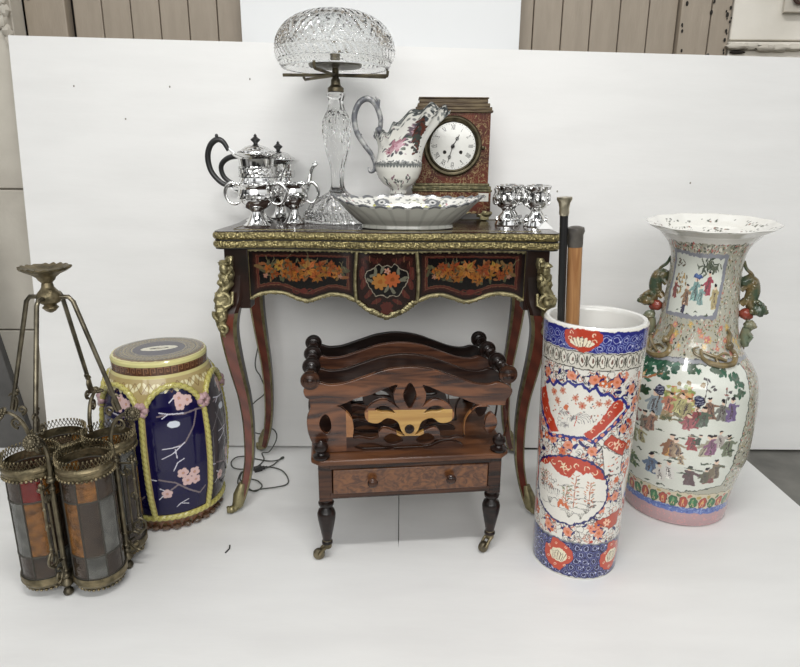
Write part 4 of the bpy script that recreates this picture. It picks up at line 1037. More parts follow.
for i, p in enumerate(posts):
    c0 = ((p + 30 + 180) % 360) - 180
    o = arch(c0, 27); grey = i == 2
    cv.poly(o, NV if not grey else srgb(70, 66, 70)); cv.setclip(o)
    T = lambda pts: [(c0 + a - 8, b / 1000) for a, b in pts]
    if grey:
        for k in range(14): cv.line(T([(R.uniform(-20, 30), R.uniform(60, 380)), (R.uniform(-20, 30), R.uniform(60, 380))]), .0025, srgb(120, 116, 120))
    cv.line(T([(40, 350), (29, 353), (16, 350), (2, 356), (-8, 352)]), .0045, twig); cv.line(T([(29, 353), (24, 310), (14, 270), (4, 262)]), .0040, twig)
    for q in ([(16, 352), (2, 356), (-6, 362)], [(2, 356), (-4, 346)], [(14, 272), (2, 245), (-7, 235)], [(5, 258), (6, 232)], [(10, 264), (-6, 262)], [(4, 385), (10, 398)], [(24, 388), (20, 372)]): cv.line(T(q), .0026, ltw)
    cv.disc(c0 - 2, .327, .016, .0095, srgb(206, 212, 222), -.1)
    for q in ([(-12, 174), (2, 160), (14, 130), (26, 106), (32, 122)], [(4, 150), (-8, 128)],): cv.line(T(q), .0045, twig)
    for q in ([(2, 196), (6, 218), (12, 226)], [(-12, 146), (-6, 135), (-14, 112)], [(-14, 172), (-24, 180)], [(14, 98), (6, 90), (2, 80)], [(6, 90), (14, 82)]): cv.line(T(q), .0026, ltw)
    fl = [(14, 392, .019), (22, 384, .017), (14, 374, .017), (-30, 352, .016), (10, 184, .018), (21, 178, .018), (14, 158, .019), (22, 154, .016), (-6, 128, .017)]
    for a, b, r_ in fl:
        r_ *= .82; cv.flower(c0 + a - 8, b / 1000, r_, blos, srgb(170, 120, 130), 5, a, .85)
        cv.disc(c0 + a - 8, b / 1000, r_ * .2, r_ * .2, srgb(190, 150, 120))
    cv.setclip()
# spandrel leaves
for i, p in enumerate(posts):
    for dx in range(-30, 31, 15):
        for s_ in (-1, 1):
            cv.leaf(p + dx + s_ * 4, .424 + .004 * cos(dx / 10), .013, srgb(214, 206, 166), PI / 2 + s_ * .7)
            cv.line([(p + dx, .410), (p + dx + s_ * 7, .436)], .0018, srgb(112, 84, 56))
cv.a[:, :] = cv.a
SP = [(0, .128), (.012, .134), (.03, .142), (.06, .152), (.12, .167), (.2, .1745), (.28, .175), (.34, .170), (.375, .163), (.41, .153), (.435, .143), (.448, .137), (.454, .133), (.477, .134), (.484, .134), (.489, .130)]
lathe_cv('glazed_body', cv, [(z, r * .94) for z, r in SP], paint_mat('majolica_glaze', .10, .15, spec=.35), gs)
SP = [(z, r * .94) for z, r in SP]
rad = lambda z: float(np.interp(z, [p[0] for p in SP], [p[1] for p in SP]))
cw = Cv(-.14, .14, -.14, .14, 200, 200, srgb(206, 200, 140))
for (r_, c) in ((.118, srgb(120, 96, 66)), (.112, srgb(92, 84, 70)), (.072, srgb(150, 140, 110)), (.069, srgb(58, 54, 66))): cw.disc(0, 0, r_, r_, c)
for k in range(60): a = k * 2 * PI / 60; cw.line([(.078 * cos(a), .078 * sin(a)), (.106 * cos(a + .1), .106 * sin(a + .1))], .003, srgb(134, 122, 92))
for r_ in (.084, .092, .100): cw.ring(0, 0, r_, .0022, srgb(140, 126, 92), 50)
cw.disc(0, 0, .048, .022, srgb(214, 210, 190)); cw.disc(0, 0, .026, .008, srgb(96, 88, 70)); cw.disc(.004, .001, .013, .004, srgb(206, 200, 176))
AA = np.linspace(0, 2 * PI, 120, endpoint=False)[None, :]; rr2 = np.linspace(.1222, .0005, 70)[:, None]
P = np.stack([rr2 * np.cos(AA), rr2 * np.sin(AA), .489 + .003 * np.sin(np.clip((.1222 - rr2) / .02, 0, 1) * PI / 2) + 0 * AA], -1)
ii = np.clip(((P[..., 0] + .14) / .28 * 199).astype(int), 0, 199); jj = np.clip(((P[..., 1] + .14) / .28 * 199).astype(int), 0, 199)
class _C: pass
cx_ = _C(); cx_.col = lambda: cw.a[jj, ii].reshape(-1, 3)
big_grid('pierced_top', P, cx_, bpy.data.materials['majolica_glaze'], gs, True)
# twisted ropes
ROPE = paint_mat('yellow_rope_glaze', .2, .4)
def rope(pts, r_, name='rope'):
    pts = spline(pts, 6); L_ = [0]
    for a, b in zip(pts, pts[1:]): L_.append(L_[-1] + (b - a).length)
    n_ = max(int(L_[-1] / .0035), 20); t = np.linspace(0, L_[-1], n_)
    q = [Vector((np.interp(s_, L_, [p.x for p in pts]), np.interp(s_, L_, [p.y for p in pts]), np.interp(s_, L_, [p.z for p in pts]))) for s_ in t]
    m = M(); m.tube(q, r_, 16, caps=False); cols = []
    for i in range(n_):
        for k in range(16):
            ph = 2 * PI * k / 16 + t[i] / .016 * PI
            s_ = abs(sin(ph)); v = Vector(m.v[i * 16 + k]); c_ = q[i]
            m.v[i * 16 + k] = tuple(c_ + (v - c_) * (.80 + .28 * s_))
            f = max(0, 1 - s_ * 2.6); cols.append([YL[j] * (1 - f) + srgb(120, 104, 56)[j] * f for j in range(3)])
    return m.build(name, ROPE, gs, colors=cols, smooth=0)
sf = lambda a, z, o=.002: ((rad(z) + o) * sin(math.radians(a)), -(rad(z) + o) * cos(math.radians(a)), z)
for i, p in enumerate(posts):
    rope([sf(p, z) for z in (.05, .12, .2, .28, .365)], .0072)
    c0 = p + 30
    rope([sf(c0 + 27 * cos(a), .358 + .070 * sin(a), .004) for a in np.linspace(.02, PI - .02, 11)], .0078)
rope([sf(a, .046, .001) for a in range(-180, 181, 12)], .0085)
PKG = pm('pink_blossom_glaze', (.50, .33, .33), .3, col2=(.36, .22, .24), vscale=30, coat=.3)
for p in posts:
    m = M(); c_ = Vector(sf(p, .372, .006))
    for k in range(6): m.ball(c_ + Vector((cos(k * 1.05) * .012 * cos(math.radians(p)), cos(k * 1.05) * .012 * sin(math.radians(p)), sin(k * 1.05) * .012)), .0095, (1, 1, 1), 7, .3, 3)
    m.ball(c_ * 1.02 + Vector((0, 0, .004)), .008, n=6)
    m.build('blossom_boss', PKG, gs)
m = M()
for k in range(28):
    a = k * 360 / 28; m.ball(sf(a, .010, .002), .012, (1, 1, .7), 6, .3, 2)
m.build('foot_rim', pm('brown_majolica', (.14, .075, .045), .2, col2=(.08, .05, .03), vscale=20, coat=.5), gs)
# ------------------------------------------------------------------ things on the table top
GLASS = pm('cut_glass', (.97, .975, .97), .03, trans=1, ior=1.47)
CLOCKR = None
# --- cut glass mushroom lamp
lx, ly = -.189, 1.90
lp = empty('glass_table_lamp', (lx, ly, TZ)); tag(lp, 'cut glass table lamp with a mushroom dome shade and brass gallery', 'lamp')
def cut(r, z, a, h0, amp): return r, z
def facet(prof, n, fn, thick, c=(0, 0, 0)):
    """glass shell: outer surface with cut relief fn(a, z)->depth, plain inner surface"""
    m = M(); out = []; inn = []
    for r, z in prof:
        out.append([((r - fn(2 * PI * i / n, z, r)) * cos(2 * PI * i / n) + c[0], (r - fn(2 * PI * i / n, z, r)) * sin(2 * PI * i / n) + c[1], z + c[2]) for i in range(n)])
    rows = out
    if thick:
        for r, z in prof[::-1]:
            q = max(r - thick, .0008); inn.append([(q * cos(2 * PI * i / n) + c[0], q * sin(2 * PI * i / n) + c[1], (z - (thick if r < thick * 8 else 0)) + c[2]) for i in range(n)])
        rows = out + inn
        m.grid(rows + [rows[0]], True)
    else: m.grid(rows, True, True, True)
    return m
tri = lambda t: abs((t % 1) - .5) * 2
def vcut(t, w_): # v-shaped cut around integer t
    d = abs((t + .5) % 1 - .5); return max(0, 1 - d / w_)
def shade_cut(a, z, r):
    u = a / (2 * PI)
    if z < .455: return .0035 * vcut(u * 56 + (z - .42) * 26, .45) if .425 < z < .452 else .002 * (z >= .452)
    if z < .459: return .003
    if z < .575:
        k = 10; t = (z - .459) / .1
        f = tri(u * k); arch = .95 - t
        d = .0030 * vcut(u * k * 5 + t * 4, .4) * (f > t * .9) + .0030 * vcut(u * k * 5 - t * 4, .4) * (f > t * .9)
        d += .0042 * vcut((f - t) * 2.2, .18)
        d += .0030 * vcut(u * k * 4, .35) * vcut(t * 7, .5) * (f <= t)
        return d
    return .002 * vcut(u * 24, .4)
_sq = lambda z: .428 + (z - .402) * .86
pf = [(.150, .402), (.158, .404), (.163, .412), (.166, .420), (.171, .426), (.1745, .435), (.1765, .445), (.178, .456), (.178, .462), (.177, .472), (.1745, .484), (.170, .497), (.163, .512), (.153, .526), (.140, .539), (.122, .552), (.100, .563), (.075, .571), (.048, .577), (.022, .580), (.004, .581)]
q = spline([(a, 0, b) for a, b in pf], 4); q = [(p.x, p.z) for p in q]
_old = shade_cut
shade_cut = lambda a, z, r: _old(a, (z - .428) / .86 + .402, r)
q = [(r * .958, _sq(z)) for r, z in q]
sh = facet(q, 240, shade_cut, .0045).build('glass_shade', GLASS, lp, smooth=25)
m = M()
for k in range(3):
    a = .25 + k * 2 * PI / 3; m.tube([(.012 * cos(a), .012 * sin(a), .412), (.146 * cos(a), .146 * sin(a), .412), (.152 * cos(a), .152 * sin(a), .418), (.153 * cos(a), .153 * sin(a), .430)], .0042, 8)
m.tube([(-.150, 0, .412), (.150, 0, .412)], .0045, 8)
m.build('shade_gallery', ANTB, lp)
M().lathe([(.020, .366), (.023, .368), (.023, .378), (.019, .381), (.014, .386), (.013, .400), (.010, .404), (.009, .43), (.014, .432), (.016, .45), (.012, .47), (.004, .474)], 32).build('lamp_holder', ANTB, lp)
M().lathe([(.028, .430), (.074, .434), (.076, .440), (.072, .444), (.028, .440)], 48).build('reflector_cup', pm('dull_brass_cup', (.20, .19, .15), .3, .8, col2=(.10, .095, .08), vscale=40), lp)
def stem_cut(a, z, r):
    u = a / (2 * PI)
    if .235 < z < .31: t = (z - .235) / .075; return .0045 * vcut(u * 10 + t * 1.5, .3) + .0045 * vcut(u * 10 - t * 1.5, .3)
    if .14 < z < .235 or z > .31: return .0022 * (1 - tri(u * 8)) if r < .04 else 0
    if .03 < z < .14 and r < .045: return .0022 * (1 - tri(u * 8))
    if z > .034: return .004 * vcut(u * 12 + r * 8, .3) + .003 * vcut(u * 36 - r * 30, .4)
    if z > .008: return .0045 * vcut(u * 60 + z * 38, .4)
    return 0
bf = [(.004, 0), (.094, 0), (.101, .003), (.1035, .010), (.1035, .020), (.101, .031), (.097, .036), (.088, .048), (.074, .060), (.058, .070), (.044, .078), (.032, .085), (.024, .094), (.0195, .106), (.0185, .125), (.0195, .145), (.022, .162), (.0265, .178), (.0315, .195), (.0375, .220), (.0415, .25), (.0425, .275), (.0405, .292), (.033, .306), (.026, .320), (.0215, .335), (.0215, .345), (.025, .355), (.0255, .362), (.020, .366), (.003, .3665)]
q = spline([(a, 0, b) for a, b in bf], 3); q = [(max(p.x, .001), p.z + .0005) for p in q]
facet(q, 200, stem_cut, 0).build('glass_column', GLASS, lp, smooth=25)

# --- boulle mantel clock
ck = empty('mantel_clock', (.156, 1.955, TZ)); tag(ck, 'red tortoiseshell mantel clock with brass scroll inlay and a round white dial', 'clock')
BOUL = pm('red_tortoiseshell_inlay', (.15, .032, .016), .4, col2=(.06, .018, .011), vscale=14, coat=.0, spec=.25)
nt = BOUL.node_tree; b = nt.nodes['Principled BSDF']
t1 = nt.nodes.new('ShaderNodeTexNoise'); t1.inputs['Scale'].default_value = 42; t1.inputs['Detail'].default_value = 1.5; t1.inputs['Distortion'].default_value = 2.2
rp_ = nt.nodes.new('ShaderNodeValToRGB'); e0 = rp_.color_ramp.elements; e0[0].position = .465; e0[0].color = (0, 0, 0, 1); e0[1].position = .485; e0[1].color = (1, 1, 1, 1)
_e = rp_.color_ramp.elements.new(.515); _e.color = (1, 1, 1, 1); _e = rp_.color_ramp.elements.new(.535); _e.color = (0, 0, 0, 1)
tc = [q for q in nt.nodes if q.type == 'TEX_COORD'][0]; nt.links.new(tc.outputs['Object'], t1.inputs['Vector']); nt.links.new(t1.outputs['Fac'], rp_.inputs[0])
old = b.inputs['Base Color'].links[0].from_socket; mxx = nt.nodes.new('ShaderNodeMix'); mxx.data_type = 'RGBA'
nt.links.new(rp_.outputs[0], mxx.inputs['Factor']); nt.links.new(old, mxx.inputs['A']); mxx.inputs['B'].default_value = (.30, .21, .10, 1); nt.links.new(mxx.outputs['Result'], b.inputs['Base Color'])
DBR = pm('dark_walnut_and_brass', (.055, .033, .02), .4, .1, col2=(.16, .12, .065), vscale=20, stretch=(1, 1, 9), coat=0, spec=.3)
M().box((0, .050, .212), (.222, .092, .214)).build('case', BOUL, ck, bevel=.001)
m = M()
for (w_, d, z0, z1) in ((.234, .106, .318, .325), (.228, .100, .325, .334), (.216, .090, .334, .345), (.204, .080, .345, .358), (.210, .086, .358, .362)):
    m.box((0, .050, (z0 + z1) / 2), (w_, d, z1 - z0))
m.build('cornice', DBR, ck, bevel=.0025)
m = M()
for (w_, z0, z1) in ((.246, .088, .094), (.240, .094, .105), (.230, .105, .113)): m.box((0, .050, (z0 + z1) / 2), (w_, w_ - .130, z1 - z0))
m.build('brass_moulding', pm('green_brass', (.23, .20, .11), .42, .8, col2=(.10, .095, .055), vscale=90, bump=.5, bscale=150), ck, bevel=.002)
M().box((0, .050, .0555), (.240, .110, .067)).build('plinth', BOUL, ck, bevel=.001)
for s_ in (-1, 1):
    for y_ in (.006, .094):
        m = M(); m.box((s_ * .104, y_, .0145), (.026, .022, .021)); m.ball((s_ * .108, y_ - .004, .022), .014, (1.3, .9, .8), 8, .4, 3); m.ball((s_ * .106, y_ - .004, .0075), .0075, (1.5, 1, 1), 8)
        m.tube([(s_ * .09, y_ - .004, .018), (s_ * .078, y_ - .004, .026), (s_ * .066, y_ - .003, .024)], [.007, .005, .002], 7); m.build('gilt_foot', GOLDS, ck)
m = M()
m.tube([(-.06, -.006, .026), (-.03, -.006, .021), (0, -.007, .025), (.03, -.006, .021), (.06, -.006, .026)], [.002, .004, .006, .004, .002], 7)
m.build('gilt_apron', GOLDS, ck)
DZ, DX, DR = .222, -.001, .069
m = M(); m.lathe([(.078, -.002), (.086, .001), (.088, .005), (.084, .010), (.080, .0105), (.076, .008), (.073, .011), (.070, .009), (.0685, .003)], 64, (DX, .004, DZ), 'y', capb=False, capt=False)
m.ball((DX + .092, -.001, DZ - .004), .006, (1, .6, 1), 8); m.ball((DX - .088, .001, DZ), .006, (1, .6, 1.4), 8)
m.build('bezel', pm('bronze_bezel', (.13, .11, .065), .38, .8, col2=(.06, .05, .03), vscale=40), ck)
cv = Cv(-DR, DR, -DR, DR, 260, 260, srgb(238, 238, 232)); BK = srgb(28, 28, 30)
def num(h, txt):
    a = PI / 2 - h * PI / 6; cx, cy = .0545 * cos(a), .0545 * sin(a); ux, uy = cos(a), sin(a); rx, ry = sin(a), -cos(a)
    w_ = {'I': .0030, 'V': .0062, 'X': .0062}; tot = sum(w_[c] for c in txt); o = -tot / 2; H_ = .0065
    pt = lambda x, y: (cx + rx * x + ux * y, cy + ry * x + uy * y)
    for c in txt:
        m_ = o + w_[c] / 2; q = w_[c] / 2 - .0006
        if c == 'I': cv.line([pt(m_, -H_), pt(m_, H_)], .0013, BK)
        if c == 'V': cv.line([pt(m_ - q, H_), pt(m_, -H_)], .0015, BK); cv.line([pt(m_ + q, H_), pt(m_, -H_)], .0008, BK)
        if c == 'X': cv.line([pt(m_ - q, H_), pt(m_ + q, -H_)], .0015, BK); cv.line([pt(m_ + q, H_), pt(m_ - q, -H_)], .0008, BK)
        for y in (-H_, H_): cv.line([pt(m_ - q - .0002, y), pt(m_ + q + .0002, y)], .0006, BK)
        o += w_[c]
for h, t_ in enumerate('XII I II III IIII V VI VII VIII IX X XI'.split()): num(h, t_)
for k in range(60): a = k * PI / 30; cv.line([(.0635 * cos(a), .0635 * sin(a)), (.0655 * cos(a), .0655 * sin(a))], .0009, srgb(110, 110, 110))
for s_ in (-1, 1): cv.disc(s_ * .0245, -.018, .0056, .0056, srgb(90, 80, 60)); cv.disc(s_ * .0245, -.018, .0046, .0046, BK)
AA = np.linspace(0, 2 * PI, 220, endpoint=False)[None, :]; rr2 = np.linspace(.0003, .0685, 110)[:, None]
X_, Z_ = rr2 * np.cos(AA), rr2 * np.sin(AA)
P = np.stack([X_ + DX, -.0035 - .002 * (1 - (rr2 / DR) ** 2) + 0 * AA, Z_ + DZ], -1)
ii = np.clip(((X_ + DR) / (2 * DR) * 259).astype(int), 0, 259); jj = np.clip(((Z_ + DR) / (2 * DR) * 259).astype(int), 0, 259)
cq = _C(); cq.col = lambda: cv.a[jj, ii].reshape(-1, 3)
big_grid('white_dial', P, cq, paint_mat('enamel_dial', .18, .3), ck, True)
def hand(ang, L_, w_):
    a = PI / 2 - math.radians(ang); d = Vector((cos(a), 0, sin(a))); nn_ = Vector((-d.z, 0, d.x)); o = Vector((DX, -.0075, DZ))
    m = M(); m.tube([o - d * .008, o + d * L_ * .72, o + d * L_], [w_, w_ * .9, w_ * .5], 8)
    m.tube([o + d * L_ * .66 + (d * cos(t) + nn_ * sin(t)) * .0042 for t in np.linspace(0, 2 * PI, 12)[:-1]], .0009, 6, closed=True)
    return m
hand(30, .038, .0012).build('hour_hand', EBONY, ck)
hand(197, .050, .0010).build('minute_hand', EBONY, ck)
M().lathe([(.0055, -.001), (.0055, .0025), (.002, .004)], 20, (DX, -.0075, DZ), 'y').build('centre_boss', EBONY, ck)
# paper lot ticket stuck on the plinth
cw = Cv(-.0155, .0155, -.0125, .0125, 90, 70, srgb(226, 224, 214)); IK = srgb(60, 58, 78)
cw.ring(-.0075, .002, .0038, .0011, IK, 12, 0, 5); cw.line([(-.010, .005), (-.0045, .0055)], .0011, IK); cw.ring(-.001, .001, .0022, .0011, IK); cw.line([(.003, .004), (.003, -.003)], .0011, IK); cw.disc(.0065, .003, .0015, .0015, IK); cw.line([(.004, -.001), (.0085, -.001)], .0008, IK)
cw.line([(-.011, -.007), (-.004, -.008)], .0006, srgb(150, 150, 160)); cw.line([(0, -.0075), (.007, -.0070)], .0006, srgb(150, 150, 160))
X_, Z_ = np.meshgrid(cw.X, cw.Y); P = np.stack([X_ + .0975, 0 * X_ - .0058, Z_ + .072], -1)
big_grid('paper_ticket', P, cw, paint_mat('ticket_paper', .8, 0), ck)

# --- scalloped faience basin
FA = paint_mat('tin_glaze', .16, .3)
bs = empty('scalloped_basin', (.018, 1.728, TZ)); tag(bs, 'oval white faience basin with wavy grey rim, painted inside, at the front of the table', 'basin')
NA, NT = 360, 90
AA = np.linspace(-PI, PI, NA, endpoint=False)[None, :]
def ring_at(t):   # t 0 foot centre outside ... 1 rim
    z = np.interp(t, [0, .12, .16, .22, .5, .8, .94, 1], [.001, .001, .003, .012, .026, .045, .058, .064])
    f = np.interp(t, [0, .12, .16, .22, .5, .8, .94, 1], [.02, .60, .615, .60, .72, .86, .96, 1.0])
    return z, f
tt = np.linspace(0, 1, NT)[:, None]
def basin_pts(tt, inner):
    z, f = ring_at(tt)
    fl = 1 + .010 * np.cos(AA * 26) * np.clip((tt - .25) / .75, 0, 1) + .012 * np.cos(AA * 8) * np.clip((tt - .6) / .4, 0, 1)
    wave = .0025 * np.cos(AA * 26) * np.clip((tt - .7) / .3, 0, 1)
    rise = .024 * np.cos(AA) ** 4 * np.clip((tt - .3) / .7, 0, 1) ** 1.5
    rise = rise + .020 * np.clip(np.sin(AA), 0, 1) ** 2 * np.clip((tt - .3) / .7, 0, 1)
    x = .206 * f * fl * np.cos(AA); y = .106 * f * fl * np.sin(AA)
    zz = z + wave + rise
    if inner: x = x * .985; y = y * .975; zz = np.maximum(zz + .0015, .012)
    return np.stack([x, y, zz + 0 * AA], -1)
P = np.concatenate([basin_pts(tt, False), basin_pts(tt[::-1], True)], 0)
H_ = P.shape[0]; C_ = np.ones((H_, NA, 3), np.float32) * np.array(srgb(206, 205, 198), np.float32)
ang = np.degrees(AA[0]); R = random.Random(6)
for j in range(H_):
    t = tt[j, 0] if j < NT else tt[::-1][j - NT, 0]
    if t > .955:
        msk = (np.cos(np.radians(ang) * 26) > -.6) if t < .99 else np.ones(NA, bool)
        C_[j][msk] = srgb(112, 114, 116)
    elif j < NT: C_[j] = np.array(srgb(186, 186, 176)) * (1 - .16 * (np.cos(np.radians(ang) * 26) < -.8))[:, None]
    else: C_[j] = srgb(222, 221, 215)
ic = Cv(-180, 180 - 360 / NA, 0, 1, NA, NT, srgb(222, 221, 215)); ic.k = 360 / 5.
for k in range(520):
    a, t = R.uniform(-180, 180), R.uniform(.42, .93); ic.disc(a, t, R.uniform(.014, .032), R.uniform(.006, .014), R.choice([srgb(90, 92, 96), srgb(120, 124, 122), srgb(190, 120, 130), srgb(130, 134, 96), srgb(70, 72, 76)]), R.uniform(0, 3))
for a in range(-180, 180, 9): ic.disc(a, .88, .03, .02, srgb(150, 152, 150), .6)
for a in (66, 114, -66, -114):
    ic.disc(a, .74, .15, .11, srgb(160, 158, 84)); ic.disc(a, .82, .11, .10, srgb(104, 106, 110)); ic.disc(a, .84, .05, .05, srgb(200, 200, 198)); ic.disc(a, .84, .02, .02, srgb(60, 60, 64))
A2 = ic.a[::-1]
m_ = A2 - np.array(srgb(222, 221, 215), np.float32); sel = np.abs(m_).sum(-1) > .01
C_[NT:][sel] = A2[sel]
cq = _C(); cq.col = lambda: C_.reshape(-1, 3)
big_grid('glazed_bowl', P, cq, FA, bs, True)

# --- helmet shaped faience ewer
ew = empty('helmet_ewer', (-.008, 1.868, TZ)); tag(ew, 'white faience helmet ewer with dark scroll handle, pink flowers and wavy pouring lip', 'jug')
NV_, NU_ = 200, 260
V_ = np.linspace(0, 1, NV_)[:, None]; AA = np.linspace(-PI, PI, NU_, endpoint=False)[None, :]
ca, sa = np.cos(AA), np.sin(AA)
zf = [0, .006, .016, .030, .060, .080, .088, .096, .104, .114, .130, .150, .166, .174]
rf = [.042, .043, .034, .022, .018, .020, .027, .022, .028, .044, .058, .066, .069, .067]
z0 = .174
tt = np.clip((V_ - .45) / .55, 0, 1); tl = np.clip(V_ / .45, 0, 1)
rl = np.interp(tl, np.array(zf) / z0, rf)
rimz = np.interp(ca, [-1, -.8, -.4, 0, .35, .6, .85, 1], [.255, .250, .262, .290, .318, .330, .330, .312]) + .007 * np.cos(AA * 14)
z = np.where(V_ < .45, z0 * tl, z0 + (rimz - z0) * tt)
xr = .067 + .012 * tt + .068 * tt ** 2.3; xl = .067 - .010 * np.sin(tt * PI) + .004 * tt
xx = np.where(ca > 0, ca * np.where(V_ < .45, rl, xr), ca * np.where(V_ < .45, rl, xl))
dd = np.where(V_ < .45, rl, .067 - .012 * np.sin(tt * PI) + .0 * tt) * (1 - .0 * tt)
yy_ = sa * dd * np.where(V_ < .45, 1, 1 - .45 * tt * np.clip(ca, 0, 1))
tilt = .010 * (V_ > .43) * (V_ < .47)
P = np.stack([xx * (1 + .03 * np.exp(-((V_ - .455) / .012) ** 2)), yy_ * (1 + .05 * np.exp(-((V_ - .455) / .012) ** 2)), z + 0 * AA], -1)
ec = Cv(-180, 180, 0, 1, NU_, NV_, srgb(226, 225, 218)); ec.k = 360 / 1.25
gk = srgb(88, 92, 92); R = random.Random(5)
# angle here: -90 faces the front (-y), 0 = spout
ec.band(.085, .115, srgb(130, 132, 132)); ec.band(.13, .15, srgb(150, 152, 150)); ec.band(.43, .445, srgb(120, 124, 124))
for k in range(150): ec.disc(R.uniform(-180, 180), .458 + R.uniform(-.016, .016), .012, .009, R.choice([gk, srgb(120, 124, 122), srgb(160, 162, 160)]), R.uniform(0, 3))
for a in range(-180, 180, 8): ec.disc(a, .43, .012, .014, srgb(110, 114, 112)); ec.disc(a, .90, .010, .012, srgb(130, 132, 130))
for k in range(520): ec.disc(R.uniform(-180, 180), 1 - abs(R.gauss(0, .035)), .012, .007, R.choice([gk, srgb(66, 70, 72), srgb(140, 144, 142)]), R.uniform(0, 3))
def posy(a, t, s_):
    for k in range(18):
        w_ = R.uniform(0, 6.3); d_ = R.uniform(.5, 1) * s_; ec.disc(a + d_ * cos(w_) * ec.k, t + d_ * sin(w_), .030, .014, R.choice([srgb(70, 74, 78), srgb(96, 104, 92), srgb(110, 96, 104)]), w_)
    ec.flower(a, t, s_ * .62, srgb(168, 122, 134), srgb(140, 70, 92), 8, .3, .45); ec.flower(a - s_ * .5 * ec.k, t - s_ * .35, s_ * .4, srgb(186, 150, 156), srgb(140, 80, 96), 6)
posy(-98, .68, .13); posy(80, .68, .13); posy(-52, .80, .06); posy(50, .80, .06)
for a in (-100, -70, -130, 80):
    for k in range(12): ec.disc(a + R.gauss(0, 6), .30 + R.gauss(0, .03), .014, .007, R.choice([gk, srgb(130, 100, 110)]), R.uniform(0, 3))
for k in range(80): # dark bird and foliage under the lip
    ec.disc(-50 + R.gauss(0, 5), .74 + R.gauss(0, .075), .020, .012, R.choice([srgb(52, 46, 44), srgb(90, 50, 40), srgb(60, 66, 60)]), R.uniform(0, 3))
for k in range(70): ec.disc(R.uniform(-180, 180), R.uniform(.5, .93), .009, .005, R.choice([gk, srgb(170, 140, 150)]), R.uniform(0, 3))
big_grid('painted_body', P, ec, FA, ew, True)
HND = pm('grey_marbled_glaze', (.13, .135, .15), .2, col2=(.42, .42, .41), vscale=38, coat=.4, lo=.5, hi=.62)
m = M()
hp = spline([(-.060, 0, .245), (-.054, -.004, .262), (-.052, -.004, .295), (-.066, -.004, .332), (-.088, -.004, .347), (-.112, -.004, .335), (-.126, -.004, .300), (-.120, -.004, .258), (-.098, -.004, .222), (-.078, -.004, .196), (-.068, -.004, .170), (-.071, -.004, .152), (-.082, -.004, .148), (-.086, -.004, .160)], 6)
m.tube(hp, [.0065, .0065, .0075, .0080, .0085, .0085, .0085, .0080, .0075, .0070, .0065, .006, .005, .003], 12)
m.tube([(-.060, -.004, .325), (-.057, -.004, .342), (-.066, -.004, .352)], [.006, .005, .002], 8); m.tube([(-.108, -.004, .232), (-.112, -.004, .245), (-.106, -.004, .252)], [.005, .004, .002], 8)
m.tube([(-.068, 0, .168), (-.063, 0, .160), (-.060, 0, .150)], [.007, .008, .008], 8)
m.ball((-.056, -.006, .262), .011, (1, 1, .9), 8, .2, 3); m.ball((-.062, -.006, .247), .010, (1, 1, 1), 8, .3, 3)
m.build('scroll_handle', HND, ew)

# --- silver
def silver_foot(m, r, z, n=32): m.lathe([(r, 0), (r * 1.02, .003), (r * .95, .006), (r * .70, .014), (r * .50, .024), (r * .42, .034), (r * .40, z)], n, capt=False)
def pot(name, loc, lab, S_, k_h, with_spout):
    o = empty(name, loc); tag(o, lab, name.split('_')[1])
    m = M(); z = .042 * S_
    m.lathe([(.040 * S_, 0), (.041 * S_, .004), (.030 * S_, .010), (.020 * S_, .022), (.017 * S_, .036), (.020 * S_, z), (.040 * S_, z + .010), (.054 * S_, z + .028), (.058 * S_, z + .048), (.054 * S_, z + .066), (.051 * S_, z + .074), (.053 * S_, z + .076), (.052 * S_, z + .080), (.049 * S_, z + .085), (.049 * S_, z + .105 * k_h), (.052 * S_, z + .122 * k_h), (.068 * S_, z + .130 * k_h), (.071 * S_, z + .134 * k_h), (.058 * S_, z + .137 * k_h), (.050 * S_, z + .137 * k_h)], 48, capt=True)
    m.build('body', SILVER, o); zt_ = z + .137 * k_h
    M().lathe([(.053 * S_, z + .088), (.0535 * S_, z + .103 * k_h)], 48, capb=False, capt=False).build('chased_band', SILVERC, o)
    ld = M().lathe([(.054 * S_, zt_), (.053 * S_, zt_ + .004), (.042 * S_, zt_ + .009), (.032 * S_, zt_ + .016), (.022 * S_, zt_ + .020), (.012 * S_, zt_ + .022), (.006 * S_, zt_ + .026)], 40).build('lid', SILVERC, o)
    zt_ -= .007
    M().lathe([(.005, zt_ + .031), (.007, zt_ + .036), (.013, zt_ + .041), (.014, zt_ + .045), (.008, zt_ + .049), (.004, zt_ + .053), (.005, zt_ + .055), (.001, zt_ + .060)], 20).build('finial', EBONY, ld); zt_ += .007
    return o, z, zt_
cp, z, zt_ = pot('silver_coffeepot', (-.424, 1.885, TZ), 'taller silver pot with black ear shaped handle, behind the two handled sugar bowl', 1, 1.14, False)
m = M().tube(spline([(-.062, 0, zt_ - .004), (-.078, 0, zt_ + .010), (-.086, 0, zt_ + .013)], 4), [.006, .005, .004], 8)
M().tube([(-.050, 0, z + .045), (-.068, 0, z + .048), (-.080, 0, z + .055)], [.006, .005, .005], 8).build('handle_socket', SILVER, cp)
m.build('handle_socket', SILVER, cp)
M().tube(spline([(-.080, 0, zt_ + .006), (-.094, 0, zt_ + .030), (-.112, 0, zt_ + .036), (-.132, 0, zt_ + .020), (-.142, 0, zt_ - .012), (-.136, 0, zt_ - .050), (-.116, 0, zt_ - .078), (-.094, 0, zt_ - .092), (-.072, 0, zt_ - .090)], 6), [.006, .0075, .0085, .0085, .0085, .008, .0078, .0075, .006], 12).ball((-.112, 0, zt_ + .046), .005, (1, 1, 1.3), 8).build('black_handle', EBONY, cp)
